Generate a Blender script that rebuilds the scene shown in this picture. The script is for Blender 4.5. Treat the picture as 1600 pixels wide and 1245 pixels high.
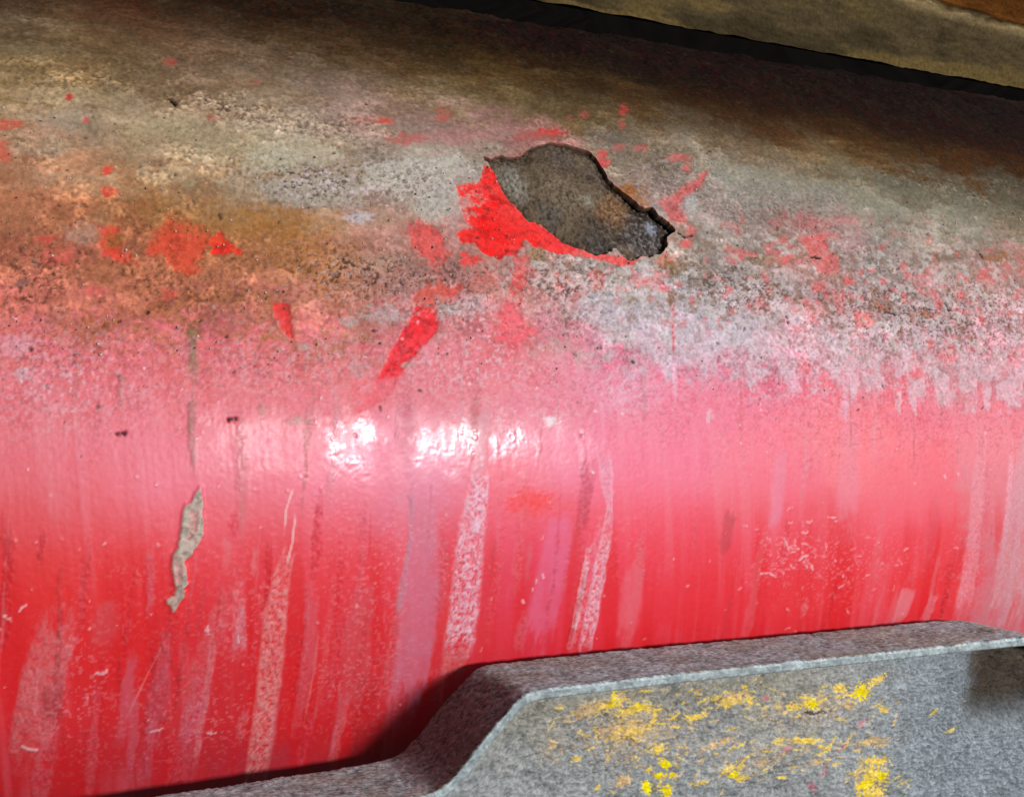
import bpy, math
import numpy as np

S = bpy.context.scene
for o in list(bpy.data.objects):
    bpy.data.objects.remove(o)

# ---------------------------------------------------------------- camera ----
# World: X runs along the pipe, Y away from the viewer, Z up.  The pipe axis is the world X axis.
FW, FH, FL = 1600.0, 1245.0, 1900.0          # frame size and focal length in frame units
R = 0.150                                     # pipe radius, m
PITCH = math.radians(9.0)
ax = np.array([4100.0, -67.5, -FL]); ax /= np.linalg.norm(ax)
up0 = np.array([0, 1.0, 0]) - ax[1] * ax; up0 /= np.linalg.norm(up0)
fw0 = np.cross(up0, ax)
Zw = math.cos(PITCH) * up0 - math.sin(PITCH) * fw0
Yw = math.cos(PITCH) * fw0 + math.sin(PITCH) * up0
M = np.array([ax, Yw, Zw])                    # camera axes -> world axes

def ray(px, py):
    v = np.stack([np.asarray(px, float) - FW / 2, FH / 2 - np.asarray(py, float),
                  -FL * np.ones_like(np.asarray(px, float))], -1)
    v = v @ M.T
    return v / np.linalg.norm(v, axis=-1, keepdims=True)

def elev(px, py):
    r = ray(px, py); return math.atan2(r[2], r[1])

e_mid = elev(650, 697); e_top = elev(740, 24)
DIST = R / math.sin(e_top - e_mid)
CAM = np.array([0.0, -DIST * math.cos(e_mid), -DIST * math.sin(e_mid)])

cd = bpy.data.cameras.new('camera'); cam = bpy.data.objects.new('camera', cd)
S.collection.objects.link(cam); S.camera = cam
from mathutils import Matrix, Vector
mw = Matrix.Identity(4)
for i in range(3):
    for j in range(3): mw[i][j] = M[i][j]
    mw[i][3] = CAM[i]
cam.matrix_world = mw
cd.sensor_fit = 'HORIZONTAL'; cd.sensor_width = 36.0; cd.lens = 36.0 * FL / FW
cd.clip_start = 0.01; cd.clip_end = 50

# ---------------------------------------------------------- world, lamps ----
w = bpy.data.worlds.new('World'); S.world = w; w.use_nodes = True
bgn = w.node_tree.nodes['Background']
bgn.inputs[0].default_value = (0.92, 0.95, 1.0, 1); bgn.inputs[1].default_value = 0.09
S.view_settings.view_transform = 'Standard'; S.view_settings.look = 'None'
S.view_settings.exposure = 0.0; S.view_settings.gamma = 1.0

def lamp(name, pos, target, sx, sy, power, col):
    ld = bpy.data.lights.new(name, 'AREA'); ld.shape = 'RECTANGLE'
    ld.size = sx; ld.size_y = sy; ld.energy = power; ld.color = col
    o = bpy.data.objects.new(name, ld); S.collection.objects.link(o)
    d = Vector(target) - Vector(pos)
    o.location = pos; o.rotation_euler = d.to_track_quat('-Z', 'Y').to_euler()
    return o

dl = 1.15
e_l = e_mid - math.radians(2.2)
lamp('work_lamp', (0.425, -dl * math.cos(e_l), -dl * math.sin(e_l)), (0.15, -0.15, 0.02),
     0.235, 0.09, 10.2, (0.965, 0.972, 1.0))
lamp('overhead_fill', (1.00, -0.46, 1.05), (0.2, -0.15, 0.0), 0.50, 0.35, 8.5, (0.96, 0.975, 1.0))  # unseen fill light, added to brighten the bracket's top face

# ------------------------------------------------------------- utilities ----
rng = np.random.default_rng(11)
_T = [rng.random((1024, 1024)).astype(np.float32) for _ in range(5)]

def vn(x, y, seed=0):
    x = x + 137.31 * seed + 5000.0; y = y + 71.77 * seed + 5000.0
    ix = np.floor(x); iy = np.floor(y)
    fx = (x - ix).astype(np.float32); fy = (y - iy).astype(np.float32)
    ix = ix.astype(np.int64); iy = iy.astype(np.int64)
    fx = fx * fx * fx * (fx * (fx * 6 - 15) + 10); fy = fy * fy * fy * (fy * (fy * 6 - 15) + 10)
    T = _T[seed % 5]
    a = T[ix & 1023, iy & 1023]; b = T[(ix + 1) & 1023, iy & 1023]
    c = T[ix & 1023, (iy + 1) & 1023]; d = T[(ix + 1) & 1023, (iy + 1) & 1023]
    return (a + (b - a) * fx) * (1 - fy) + (c + (d - c) * fx) * fy

def fbm(x, y, seed=0, octv=4, gain=0.55):
    s = 0; amp = 1.0; tot = 0
    for k in range(octv):
        cs, sn = math.cos(0.6 * k), math.sin(0.6 * k)
        s = s + amp * vn((x * cs - y * sn) * 2 ** k, (x * sn + y * cs) * 2 ** k, seed + k)
        tot += amp; amp *= gain
    return s / tot

def sstep(a, b, x):
    t = np.clip((x - a) / (b - a), 0, 1); return t * t * (3 - 2 * t)

def lin(c):
    c = np.asarray(c, float) / 255.0
    return np.where(c <= 0.04045, c / 12.92, ((c + 0.055) / 1.055) ** 2.4)

def surf(px, py):
    """frame point -> (X, arc length) on the pipe in mm"""
    r = ray(px, py); o = CAM
    A = r[..., 1] ** 2 + r[..., 2] ** 2
    B = o[1] * r[..., 1] + o[2] * r[..., 2]
    Cc = o[1] ** 2 + o[2] ** 2 - R * R
    disc = np.maximum(B * B - A * Cc, 0)
    t = (-B - np.sqrt(disc)) / A
    p = o + r * t[..., None]
    th = np.arctan2(p[..., 2], -p[..., 1])
    return np.stack([p[..., 0] * 1000, R * th * 1000], -1)

def on_plane_y(px, py, Y):
    r = ray(px, py); t = (Y - CAM[1]) / r[..., 1]
    return CAM + r * t[..., None]

def pts(seq):
    a = np.array(seq, float); return surf(a[:, 0], a[:, 1])

def in_poly(X, Y, P):
    ins = np.zeros(X.shape, bool); n = len(P)
    for i in range(n):
        x0, y0 = P[i]; x1, y1 = P[(i + 1) % n]
        if y0 == y1: continue
        c = ((y0 > Y) != (y1 > Y)) & (X < (x1 - x0) * (Y - y0) / (y1 - y0) + x0)
        ins ^= c
    return ins

def seg_dist(X, Y, P, closed=False):
    """distance to a polyline and running parameter 0..1 along it"""
    best = np.full(X.shape, 1e9); par = np.zeros(X.shape)
    n = len(P); m = n if closed else n - 1
    for i in range(m):
        a = P[i]; b = P[(i + 1) % n]; d = b - a; L2 = d @ d + 1e-12
        t = np.clip(((X - a[0]) * d[0] + (Y - a[1]) * d[1]) / L2, 0, 1)
        q = np.hypot(X - a[0] - t * d[0], Y - a[1] - t * d[1])
        u = q < best
        best = np.where(u, q, best); par = np.where(u, (i + t) / m, par)
    return best, par

def subdiv(P, closed=True, n=6, rough=0.0, seed=5):
    r = np.random.default_rng(seed); out = []
    N = len(P)
    for i in range(N if closed else N - 1):
        a = P[i]; b = P[(i + 1) % N]
        for k in range(n):
            q = a + (b - a) * k / n
            if k: q = q + r.normal(0, rough, 2)
            out.append(q)
    if not closed: out.append(P[-1])
    return np.array(out)

def mesh_from(name, verts, faces, mat, parent=None, attrs=None, smooth=True):
    me = bpy.data.meshes.new(name)
    verts = np.asarray(verts, np.float32); faces = np.asarray(faces, np.int32)
    k = faces.shape[1]
    me.vertices.add(len(verts)); me.vertices.foreach_set('co', verts.ravel())
    me.loops.add(faces.size); me.loops.foreach_set('vertex_index', faces.ravel())
    me.polygons.add(len(faces))
    me.polygons.foreach_set('loop_start', np.arange(0, faces.size, k, dtype=np.int32))
    me.polygons.foreach_set('loop_total', np.full(len(faces), k, np.int32))
    if smooth: me.polygons.foreach_set('use_smooth', np.ones(len(faces), bool))
    me.update(calc_edges=True)
    for an, av in (attrs or {}).items():
        av = np.asarray(av, np.float32)
        if av.ndim == 2:
            at = me.attributes.new(an, 'FLOAT_COLOR', 'POINT')
            full = np.ones((len(verts), 4), np.float32); full[:, :3] = av
            at.data.foreach_set('color', full.ravel())
        else:
            at = me.attributes.new(an, 'FLOAT', 'POINT'); at.data.foreach_set('value', av)
    o = bpy.data.objects.new(name, me); S.collection.objects.link(o)
    if mat: me.materials.append(mat)
    if parent: o.parent = parent
    return o

def grid_faces(nr, nc, wrap=False):
    i, j = np.meshgrid(np.arange(nr if wrap else nr - 1), np.arange(nc - 1), indexing='ij')
    a = i * nc + j; b = ((i + 1) % nr) * nc + j
    return np.stack([a, a + 1, b + 1, b], -1).reshape(-1, 4)

def thing(name, label, cat, loc=(0, 0, 0)):
    o = bpy.data.objects.new(name, None); S.collection.objects.link(o)
    o.location = loc; o.empty_display_size = 0.05
    o['label'] = label; o['category'] = cat
    return o

def surface_material(name, grain=0.25, grain_scale=900.0, bump=0.25, bump_dist=0.0004, spec=0.5):
    """colour and roughness come from the mesh attributes; nodes add fine grain and relief"""
    m = bpy.data.materials.new(name); m.use_nodes = True
    nt = m.node_tree; N = nt.nodes; L = nt.links
    b = N['Principled BSDF']; b.inputs['Specular IOR Level'].default_value = spec
    col = N.new('ShaderNodeAttribute'); col.attribute_name = 'paint'
    ro = N.new('ShaderNodeAttribute'); ro.attribute_name = 'rough'
    gr = N.new('ShaderNodeAttribute'); gr.attribute_name = 'grit'
    tc = N.new('ShaderNodeTexCoord')
    n1 = N.new('ShaderNodeTexNoise'); n1.inputs['Scale'].default_value = grain_scale
    n1.inputs['Detail'].default_value = 5; n1.inputs['Roughness'].default_value = 0.7
    L.new(tc.outputs['Object'], n1.inputs['Vector'])
    mr = N.new('ShaderNodeMapRange'); mr.inputs['From Min'].default_value = 0.3; mr.inputs['From Max'].default_value = 0.7
    mr.inputs['To Min'].default_value = -grain; mr.inputs['To Max'].default_value = grain
    L.new(n1.outputs['Fac'], mr.inputs['Value'])
    mu = N.new('ShaderNodeMath'); mu.operation = 'MULTIPLY_ADD'
    L.new(mr.outputs[0], mu.inputs[0]); L.new(gr.outputs['Fac'], mu.inputs[1]); mu.inputs[2].default_value = 1.0
    vm = N.new('ShaderNodeVectorMath'); vm.operation = 'SCALE'
    L.new(col.outputs['Color'], vm.inputs[0]); L.new(mu.outputs[0], vm.inputs['Scale'])
    L.new(vm.outputs['Vector'], b.inputs['Base Color'])
    L.new(ro.outputs['Fac'], b.inputs['Roughness'])
    sp = N.new('ShaderNodeMath'); sp.operation = 'MULTIPLY_ADD'; sp.inputs[1].default_value = -0.85 * spec; sp.inputs[2].default_value = spec * .95
    L.new(gr.outputs['Fac'], sp.inputs[0]); L.new(sp.outputs[0], b.inputs['Specular IOR Level'])
    n2 = N.new('ShaderNodeTexNoise'); n2.inputs['Scale'].default_value = grain_scale * 0.8
    n2.inputs['Detail'].default_value = 3
    L.new(tc.outputs['Object'], n2.inputs['Vector'])
    bs = N.new('ShaderNodeMath'); bs.operation = 'MULTIPLY'; bs.inputs[1].default_value = bump
    L.new(gr.outputs['Fac'], bs.inputs[0])
    bm = N.new('ShaderNodeBump'); bm.inputs['Distance'].default_value = bump_dist
    L.new(bs.outputs[0], bm.inputs['Strength']); L.new(n2.outputs['Fac'], bm.inputs['Height'])
    L.new(bm.outputs['Normal'], b.inputs['Normal'])
    return m

# ------------------------------------------------------------ back wall -----
def plain(name, c, rough=0.9, var=0.4, scale=30.0):
    m = bpy.data.materials.new(name); m.use_nodes = True
    nt = m.node_tree; b = nt.nodes['Principled BSDF']
    n = nt.nodes.new('ShaderNodeTexNoise'); n.inputs['Scale'].default_value = scale; n.inputs['Detail'].default_value = 6
    r = nt.nodes.new('ShaderNodeValToRGB')
    r.color_ramp.elements[0].position = 0.3; r.color_ramp.elements[1].position = 0.7
    r.color_ramp.elements[0].color = (*[x * (1 - var) for x in c], 1)
    r.color_ramp.elements[1].color = (*[x * (1 + var) for x in c], 1)
    nt.links.new(n.outputs['Fac'], r.inputs['Fac']); nt.links.new(r.outputs['Color'], b.inputs['Base Color'])
    b.inputs['Roughness'].default_value = rough
    return m

wm = plain('shade_black', (0.007, 0.0055, 0.005), 1.0)  # wall coloured near black to stand in for darkness in the gap
wm.node_tree.nodes['Principled BSDF'].inputs['Specular IOR Level'].default_value = 0.05
xs = np.linspace(-1.5, 2.5, 41); zs = np.linspace(-0.8, 1.2, 31)
gz, gx = np.meshgrid(zs, xs, indexing='ij')
gy = 0.55 + 0.02 * fbm(gx * 4, gz * 4, 2)
wall = mesh_from('wall', np.stack([gx, gy, gz], -1).reshape(-1, 3), grid_faces(31, 41), wm)
wall['kind'] = 'structure'

# ---------------------------------------------------------- the red pipe ----
X0 = surf(np.array([-25.0]), np.array([700.0]))[0, 0]
X1 = surf(np.array([1625.0]), np.array([170.0]))[0, 0]
th_lo = surf(np.array([560.0]), np.array([1215.0]))[0, 1]
th_hi = (math.pi / 2 - (e_top - e_mid) - e_mid * 0) * R * 1000
th_hi = (math.pi / 2 + e_mid - (e_top - e_mid)) * 0 + max(surf(np.array([300.0, 900.0]), np.array([-45.0, 50.0]))[:, 1]) + 8
NXF, NSF = 1060, 880
u = np.linspace(0, 1, NXF); xf = X0 + (X1 - X0) * (0.72 * u + 0.28 * u * u)
Xs = np.concatenate([np.linspace(-420, X0, 60)[:-1], xf, np.linspace(X1, 1100, 70)[1:]])
sf = np.linspace(th_lo, th_hi, NSF)
sb = np.linspace(th_hi, th_lo + 2 * math.pi * R * 1000, 110)[1:-1]
Ss = np.concatenate([sf, sb])
GS, GX = np.meshgrid(Ss, Xs, indexing='ij')           # rows: around, columns: along
print('pipe verts', GX.size, 'X', X0, X1, 's', th_lo, th_hi, 'dist', DIST)
fine = (GX >= X0) & (GX <= X1) & (GS <= th_hi + 1)

# ---- broad colour of paint, dust film and dirt: (x, y, r, g, b)
CT = """
0 20 95 75 58;100 20 115 92 66;200 20 118 80 52;300 20 108 86 60;400 20 92 70 42;500 20 92 72 44;600 20 98 84 54
0 60 102 88 68;50 60 140 122 92;150 60 118 93 62;250 60 122 96 70;350 60 108 86 64;450 60 96 76 46;550 60 102 78 50;650 60 98 80 48;750 60 74 56 28;850 60 62 48 26;1000 60 55 46 26;1100 75 48 40 26
30 110 135 114 78;120 110 130 102 66;220 110 130 110 78;300 110 132 108 86;400 110 134 114 90;500 110 128 108 86;600 110 118 95 67;700 110 108 88 56;800 110 104 83 52;900 110 84 66 38;1000 110 68 55 30;1100 110 64 50 30;1200 110 54 46 32;1300 110 45 40 32
30 160 158 131 88;120 160 154 135 102;220 160 148 131 104;320 160 142 120 98;420 160 142 126 104;520 160 142 120 108;620 160 136 115 98;700 160 142 126 98;800 160 126 110 82;900 160 115 98 72;1000 160 106 84 56;1100 160 88 64 36;1200 160 82 60 34;1300 160 68 54 33;1400 160 58 48 34;1500 160 54 49 40
40 200 178 152 130;120 200 174 158 142;220 200 164 144 116;300 200 164 142 116;400 200 158 142 122;500 200 148 132 116;600 200 154 122 110;700 200 158 126 120;780 200 164 126 120;1000 200 132 116 94;1100 200 122 106 84;1200 200 100 75 50;1300 200 95 70 42;1400 200 80 58 32;1500 200 72 54 34;1590 200 62 54 42
40 250 180 128 92;120 250 174 138 108;220 250 168 142 112;300 250 168 148 116;400 250 174 164 138;500 250 158 138 112;600 250 163 148 128;680 250 173 163 148;740 250 158 148 133;1000 250 138 128 115;1100 250 148 138 122;1200 250 136 120 98;1300 250 126 110 84;1400 250 104 82 55;1500 250 95 68 40;1590 250 90 64 38
40 300 180 108 72;120 300 170 108 67;200 300 165 114 68;300 300 165 119 74;400 300 170 134 98;480 300 166 146 126;560 300 166 150 136;650 300 172 164 154;700 300 166 156 146;1040 300 150 130 120;1150 300 146 141 130;1250 300 138 130 117;1350 300 130 124 104;1450 300 126 120 100;1590 300 112 104 84
40 350 182 108 66;120 350 172 106 58;200 350 172 110 56;300 350 172 112 56;400 350 172 118 62;480 350 168 112 60;560 350 168 133 113;650 350 182 132 122;700 350 190 122 117;1100 350 150 134 124;1200 350 150 125 116;1300 350 154 119 113;1400 350 142 136 124;1500 350 138 132 115;1590 350 132 125 105
40 400 186 98 70;120 400 188 104 72;200 400 184 102 58;300 400 182 98 56;400 400 172 108 58;480 400 174 106 62;560 400 176 111 86;650 400 180 126 111;720 400 186 121 101;800 400 180 121 106;870 400 172 147 137;950 400 168 158 148;1050 400 158 143 128;1150 400 154 143 133;1250 400 162 128 118;1350 400 154 144 136;1450 400 158 138 128;1590 400 153 123 113
40 450 204 102 84;120 450 194 106 78;200 450 186 106 66;300 450 182 108 62;400 450 180 112 66;500 450 182 112 74;600 450 178 122 104;680 450 195 130 125;760 450 190 135 130;850 450 177 152 147;950 450 178 168 161;1100 450 164 149 144;1200 450 173 153 148;1300 450 177 142 137;1400 450 167 147 140;1500 450 172 142 134;1590 450 176 136 132
40 500 216 104 102;120 500 208 104 98;220 500 194 106 90;320 500 194 104 92;420 500 192 106 86;500 500 194 118 110;600 500 196 128 126;700 500 212 128 138;780 500 222 108 117;860 500 204 144 149;950 500 192 177 180;1050 500 193 183 188;1150 500 193 181 185;1250 500 192 172 174;1350 500 190 165 165;1450 500 190 160 162;1590 500 185 155 155
40 550 230 122 136;140 550 230 108 122;240 550 230 108 122;340 550 226 109 124;440 550 222 105 115;540 550 217 110 120;620 550 221 115 130;720 550 221 120 140;800 550 226 110 130;900 550 212 136 151;1000 550 204 164 178;1100 550 204 158 173;1200 550 208 156 168;1300 550 212 146 158;1400 550 212 142 149;1500 550 208 142 147;1590 550 203 142 148
40 600 229 110 128;200 600 231 106 126;400 600 223 104 117;550 600 225 100 114;700 600 220 110 130;850 600 223 110 135;950 600 221 126 150;1100 600 220 106 130;1250 600 224 106 128;1400 600 223 102 116;1590 600 216 112 126
40 650 228 102 117;200 650 232 106 124;350 650 228 102 121;500 650 227 104 127;700 650 218 110 133;850 650 224 112 141;1000 650 227 108 132;1150 650 228 105 128;1300 650 231 111 120;1590 650 226 118 127
40 700 226 98 110;200 700 232 102 121;400 700 227 96 118;600 700 224 96 122;900 700 226 102 132;1050 700 231 104 128;1200 700 234 109 124;1350 700 237 115 122;1590 700 229 122 129
40 750 224 82 91;150 750 230 86 98;250 750 235 108 131;400 750 229 90 108;550 750 233 98 126;650 750 219 108 137;800 750 227 81 100;1000 750 233 94 122;1200 750 232 98 116;1400 750 234 101 111;1590 750 221 116 123
40 800 222 70 75;150 800 227 69 76;240 800 235 97 111;400 800 227 82 97;550 800 230 87 104;650 800 211 103 127;800 800 230 78 98;1000 800 233 78 97;1200 800 230 88 102;1400 800 231 97 110;1590 800 217 114 122
40 850 223 61 61;200 850 229 58 60;350 850 228 70 80;550 850 228 70 82;700 850 224 80 99;850 850 224 75 104;1000 850 228 70 89;1150 850 225 70 84;1300 850 222 80 90;1450 850 224 80 87;1590 850 203 136 141
40 920 225 51 48;200 920 227 46 48;350 920 222 60 70;550 920 224 60 70;700 920 218 70 89;850 920 218 65 89;1000 920 224 60 75;1130 920 222 50 62;1300 920 222 60 67;1450 920 222 56 63;1590 920 198 137 142
40 1000 223 46 48;200 1000 220 42 44;350 1000 213 47 54;550 1000 218 52 58;700 1000 214 62 72;850 990 220 58 74;1050 980 220 50 60
100 1100 216 48 52;300 1100 205 48 54;500 1100 212 40 44;650 1080 205 60 66;100 1200 200 44 48;300 1200 190 50 60;420 1220 185 55 68;550 1150 200 45 50;50 1290 190 42 46;400 1290 180 46 54
"""
ctl = np.array([[float(v) for v in t.split()] for line in CT.strip().splitlines() for t in line.split(';')])
pk_ = (ctl[:, 1] >= 500) & (ctl[:, 1] <= 650) & (ctl[:, 0] < 900); ctl[pk_, 3] -= 3; ctl[pk_, 4] -= 14; ctl[pk_, 2] -= 4
mid_ = (ctl[:, 1] >= 560) & (ctl[:, 1] <= 810); ctl[mid_, 4] += 5; ctl[mid_, 3] += 4
hi_ = ctl[:, 1] <= 260; g_ = ctl[hi_, 2:5].mean(1, keepdims=True)
ctl[hi_, 2:5] = np.clip(g_ + (ctl[hi_, 2:5] - g_) * 1.3, 8, 250)
cP = surf(ctl[:, 0], ctl[:, 1]); cC = lin(ctl[:, 2:5])
# evaluate on a coarse surface raster, then look it up through a noise-warped position
gx1 = np.arange(-60, 520, 3.0); gs1 = np.arange(th_lo - 30, th_hi + 30, 3.0)
qx, qs = np.meshgrid(gx1, gs1)
num = np.zeros(qx.shape + (3,)); den = np.zeros(qx.shape)
for (px_, ps_), c in zip(cP, cC):
    d2 = ((qx - px_) / 11.5) ** 2 + ((qs - ps_) / 7.5) ** 2
    k = 1.0 / (0.05 + d2) ** 2 + 1e-9
    k = np.exp(-d2) + 0.002 / (0.2 + d2) ** 2
    num += k[..., None] * c; den += k
base_r = num / den[..., None]

def base_lookup(x, s):
    fx = np.clip((x - gx1[0]) / 3.0, 0, len(gx1) - 1.001); fs = np.clip((s - gs1[0]) / 3.0, 0, len(gs1) - 1.001)
    i = fx.astype(int); j = fs.astype(int); a = (fx - i)[..., None]; b = (fs - j)[..., None]
    return (base_r[j, i] * (1 - a) + base_r[j, i + 1] * a) * (1 - b) + (base_r[j + 1, i] * (1 - a) + base_r[j + 1, i + 1] * a) * b

sref = lambda x, y: surf(np.array([float(x)]), np.array([float(y)]))[0]
S_at = lambda y: sref(700, y)[1]
X, Sx = GX, GS
wx = (fbm(X / 9, Sx / 6, 1, 4) - 0.5) * 13 + (fbm(X / 2.2, Sx / 1.6, 2, 3) - 0.5) * 4.0
ws = (fbm(X / 9, Sx / 6, 3, 4) - 0.5) * 11 + (fbm(X / 2.0, Sx / 1.8, 4, 3) - 0.5) * 4.0
# lower, painted part: streaky rather than cloudy
low = sstep(S_at(560), S_at(700), Sx)          # 0 above, 1 below (s falls going down)
low = np.where(Sx < S_at(700), 1.0, low)
ws = ws * (1 - 0.5 * low)
# dirtiness: 1 in the caked zone, falls to 0 in clean paint
dline = pts([(0, 505), (200, 530), (400, 530), (600, 530), (800, 525), (950, 560), (1150, 590), (1350, 610), (1600, 620)])
o_ = np.argsort(dline[:, 0])
sl = np.interp(X, dline[o_, 0], dline[o_, 1])
rag = (fbm(X / 3.0, Sx / 9.0, 7, 4) - 0.5) * 16
D = sstep(-8, 9, Sx - sl + rag).astype(np.float32)
film = sstep(-34, 4, Sx - sl + rag * 1.4).astype(np.float32)

isl = sstep(.475, .525, fbm(X / 3.6, Sx / 3.0, 9, 5, .68)); isl2 = sstep(.48, .52, fbm(X / 9, Sx / 5, 10, 5, .65))
tr = np.clip(4 * D * (1 - D), 0, 1)
ws = ws + ((isl - .5) * 11 + (isl2 - .5) * 8) * tr
ws = ws + (isl2 - .5) * 5 * D * (1 - tr)
C = base_lookup(X + wx, Sx + ws)
C = C.astype(np.float32)
C *= (1 - 0.86 * sstep(S_at(240), S_at(55), Sx + 0.085 * (X - 110)))[..., None].astype(np.float32)  # shade near the beam painted in: colour darkens upward, more to the right

n1 = fbm(X / 0.9, Sx / 0.9, 11, 3, 0.6)        # fine grit
n2 = fbm(X / 3.5, Sx / 3.0, 13, 4)             # clumps
n3 = fbm(X / 14, Sx / 8, 17, 4)                # broad mottling
grn = vn(X / 0.62, Sx / 0.62, 21)
worm = np.abs(vn(X / 1.1, Sx / 0.9, 22) - 0.5) * 2
clump = sstep(0.42, 0.62, n2)

# mottling of the dirt
busy = sstep(0.40, 0.58, fbm(X / 26, Sx / 13, 19, 3)) * (1 - 0.75 * sstep(S_at(210), S_at(130), Sx))
clump *= busy
mul = 1 + D * ((n3 - 0.5) * 0.75 + (n2 - 0.5) * 0.8 * (0.35 + clump))
C *= (np.clip(mul, 0.35, 1.9) * (1 - .08 * D))[..., None]
gm_ = C.mean(-1, keepdims=True); C = gm_ + (C - gm_) * (1 - .13 * D * sstep(150, 90, X))[..., None]
# thin overlapping crusts with their own edges
for (sd, sx_, ss_, th_, f_) in [(301, 16, 5, .53, 1.20), (303, 11, 4.5, .55, .82), (305, 7, 3.2, .57, 1.18), (307, 22, 7, .54, .86)]:
    lv = fbm(X / sx_, Sx / ss_, sd, 5, .6); mk = sstep(th_ - .008, th_ + .014, lv) * D * (.35 + .65 * sstep(.4, .6, n3))
    tone = np.array([1.0, 1.0, 1.02]) * f_ if f_ > 1 else np.array([1.02, .98, .93]) * f_
    C *= 1 + mk[..., None] * (tone - 1)
    crust = (mk if sd == 301 else crust + mk * (.7 if f_ > 1 else -.5))
# gritty salt and pepper, stronger inside clumps
spk = (grn - 0.5) * (0.16 + 0.8 * clump) * D + (n1 - 0.5) * (0.36 + 0.5 * clump) * D
C *= np.clip(1 + spk, 0.25, 2.0)[..., None]
# dusty film breaking up over paint
fl = (n1 - 0.5) * 0.55 + (fbm(X / 1.8, Sx / 5.0, 31, 3) - 0.5) * 0.5
midf = film * (1 - D)
dust = lin((222, 152, 162)).astype(np.float32); red = lin((222, 32, 40)).astype(np.float32)
k = np.clip(fl, 0, 1) * (0.65 * midf + 0.08); C = C * (1 - k[..., None]) + dust * k[..., None]
k = np.clip(-fl, 0, 1) * (0.9 * midf + 0.12); C = C * (1 - k[..., None]) + red * k[..., None] * 0.95
# streakiness of the washed paint lower down
stx = X + 0.10 * (Sx - S_at(700)) * (1 - D)
st1 = fbm(stx / 1.6, Sx / 40, 41, 4); st2 = fbm(stx / 5.0, Sx / 60, 43, 3)
k = np.clip((st1 - 0.54) * 1.3 + (st2 - 0.5) * 1.2, 0, 0.4) * (1 - D) * sstep(.38, .62, fbm(X / 16, Sx / 22, 45, 3)) * .7
C = C * (1 - k[..., None]) + lin((226, 128, 140)).astype(np.float32) * k[..., None]
k = np.clip((0.47 - st2) * 3.2, 0, 0.6) * (1 - D) * sstep(S_at(760), S_at(900), Sx)
C = C * (1 - k[..., None]) + lin((214, 24, 32)).astype(np.float32) * k[..., None]

lowr = sstep(S_at(760), S_at(900), Sx).astype(np.float32)
C *= 1 - lowr[..., None] * np.array([-.05, .36, .30], np.float32)
H = (crust * .16).astype(np.float32)           # relief in mm
H += D * (0.35 * (n2 - 0.5) + (0.14 + 0.25 * clump) * (n1 - 0.5) + 0.22 * (grn - 0.5) * (0.25 + clump)) + D * 0.15
H += (1 - D) * (0.05 * (n1 - 0.5) + 0.06 * (st1 - 0.5)) + midf * 0.10 * (grn - 0.5)
H += (sstep(S_at(150), S_at(40), Sx) * ((fbm(X / 9, Sx / 9, 311, 4, .6) - .5) * 3.0)).astype(np.float32)
RO = 0.46 + 0.42 * D + 0.10 * midf
GR = 0.12 + 0.88 * D + 0.35 * midf

def window(x0, x1, s0, s1):
    i0, i1 = np.searchsorted(Ss[:NSF], [s0, s1]); j0, j1 = np.searchsorted(Xs, [x0, x1])
    return slice(max(i0 - 1, 0), min(i1 + 1, NSF)), slice(max(j0 - 1, 0), min(j1 + 1, len(Xs)))

def blend(w, m, col, rel=None):
    c = lin(col).astype(np.float32) if np.max(col) > 1 else np.asarray(col, np.float32)
    C[w] = C[w] * (1 - m[..., None]) + c * m[..., None]

def patch(poly, col, edge=0.7, ragged=1.6, amt=1.0, clean=True, sc=1.7, seed=51, relief=-0.28):
    """ragged-edged patch where the dirt has come off (or sits on)"""
    P = pts(poly); pad = 4
    w = window(P[:, 0].min() - pad, P[:, 0].max() + pad, P[:, 1].min() - pad, P[:, 1].max() + pad)
    x, s = X[w], Sx[w]
    d, _ = seg_dist(x, s, P, True); d = np.where(in_poly(x, s, P), d, -d)
    d = d + (fbm(x / sc, s / sc, seed, 4, 0.65) - 0.5) * ragged * 2 + (fbm(x / .7, s / .6, seed + 3, 2) - .5) * ragged * .9
    m = sstep(-edge, edge, d) * amt
    m = m * (0.88 + 0.24 * (fbm(x / 4, s / 4, seed + 1, 3) - 0.35)).clip(0, 1)
    blend(w, m, col)
    if clean and amt > .7:
        C[w] *= (1 - m * .38 * sstep(.52, .66, fbm(x / 2.2, s / 1.8, seed + 7, 4, .7)))[..., None]
    H[w] += (np.exp(-(d / .45) ** 2) * .12).astype(np.float32)
    if clean:
        H[w] = H[w] * (1 - m) + m * relief
        RM[w] = np.maximum(RM[w], m)
        RO[w] = RO[w] * (1 - m) + m * 0.6; GR[w] = GR[w] * (1 - m) + m * 0.9
    return m

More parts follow.
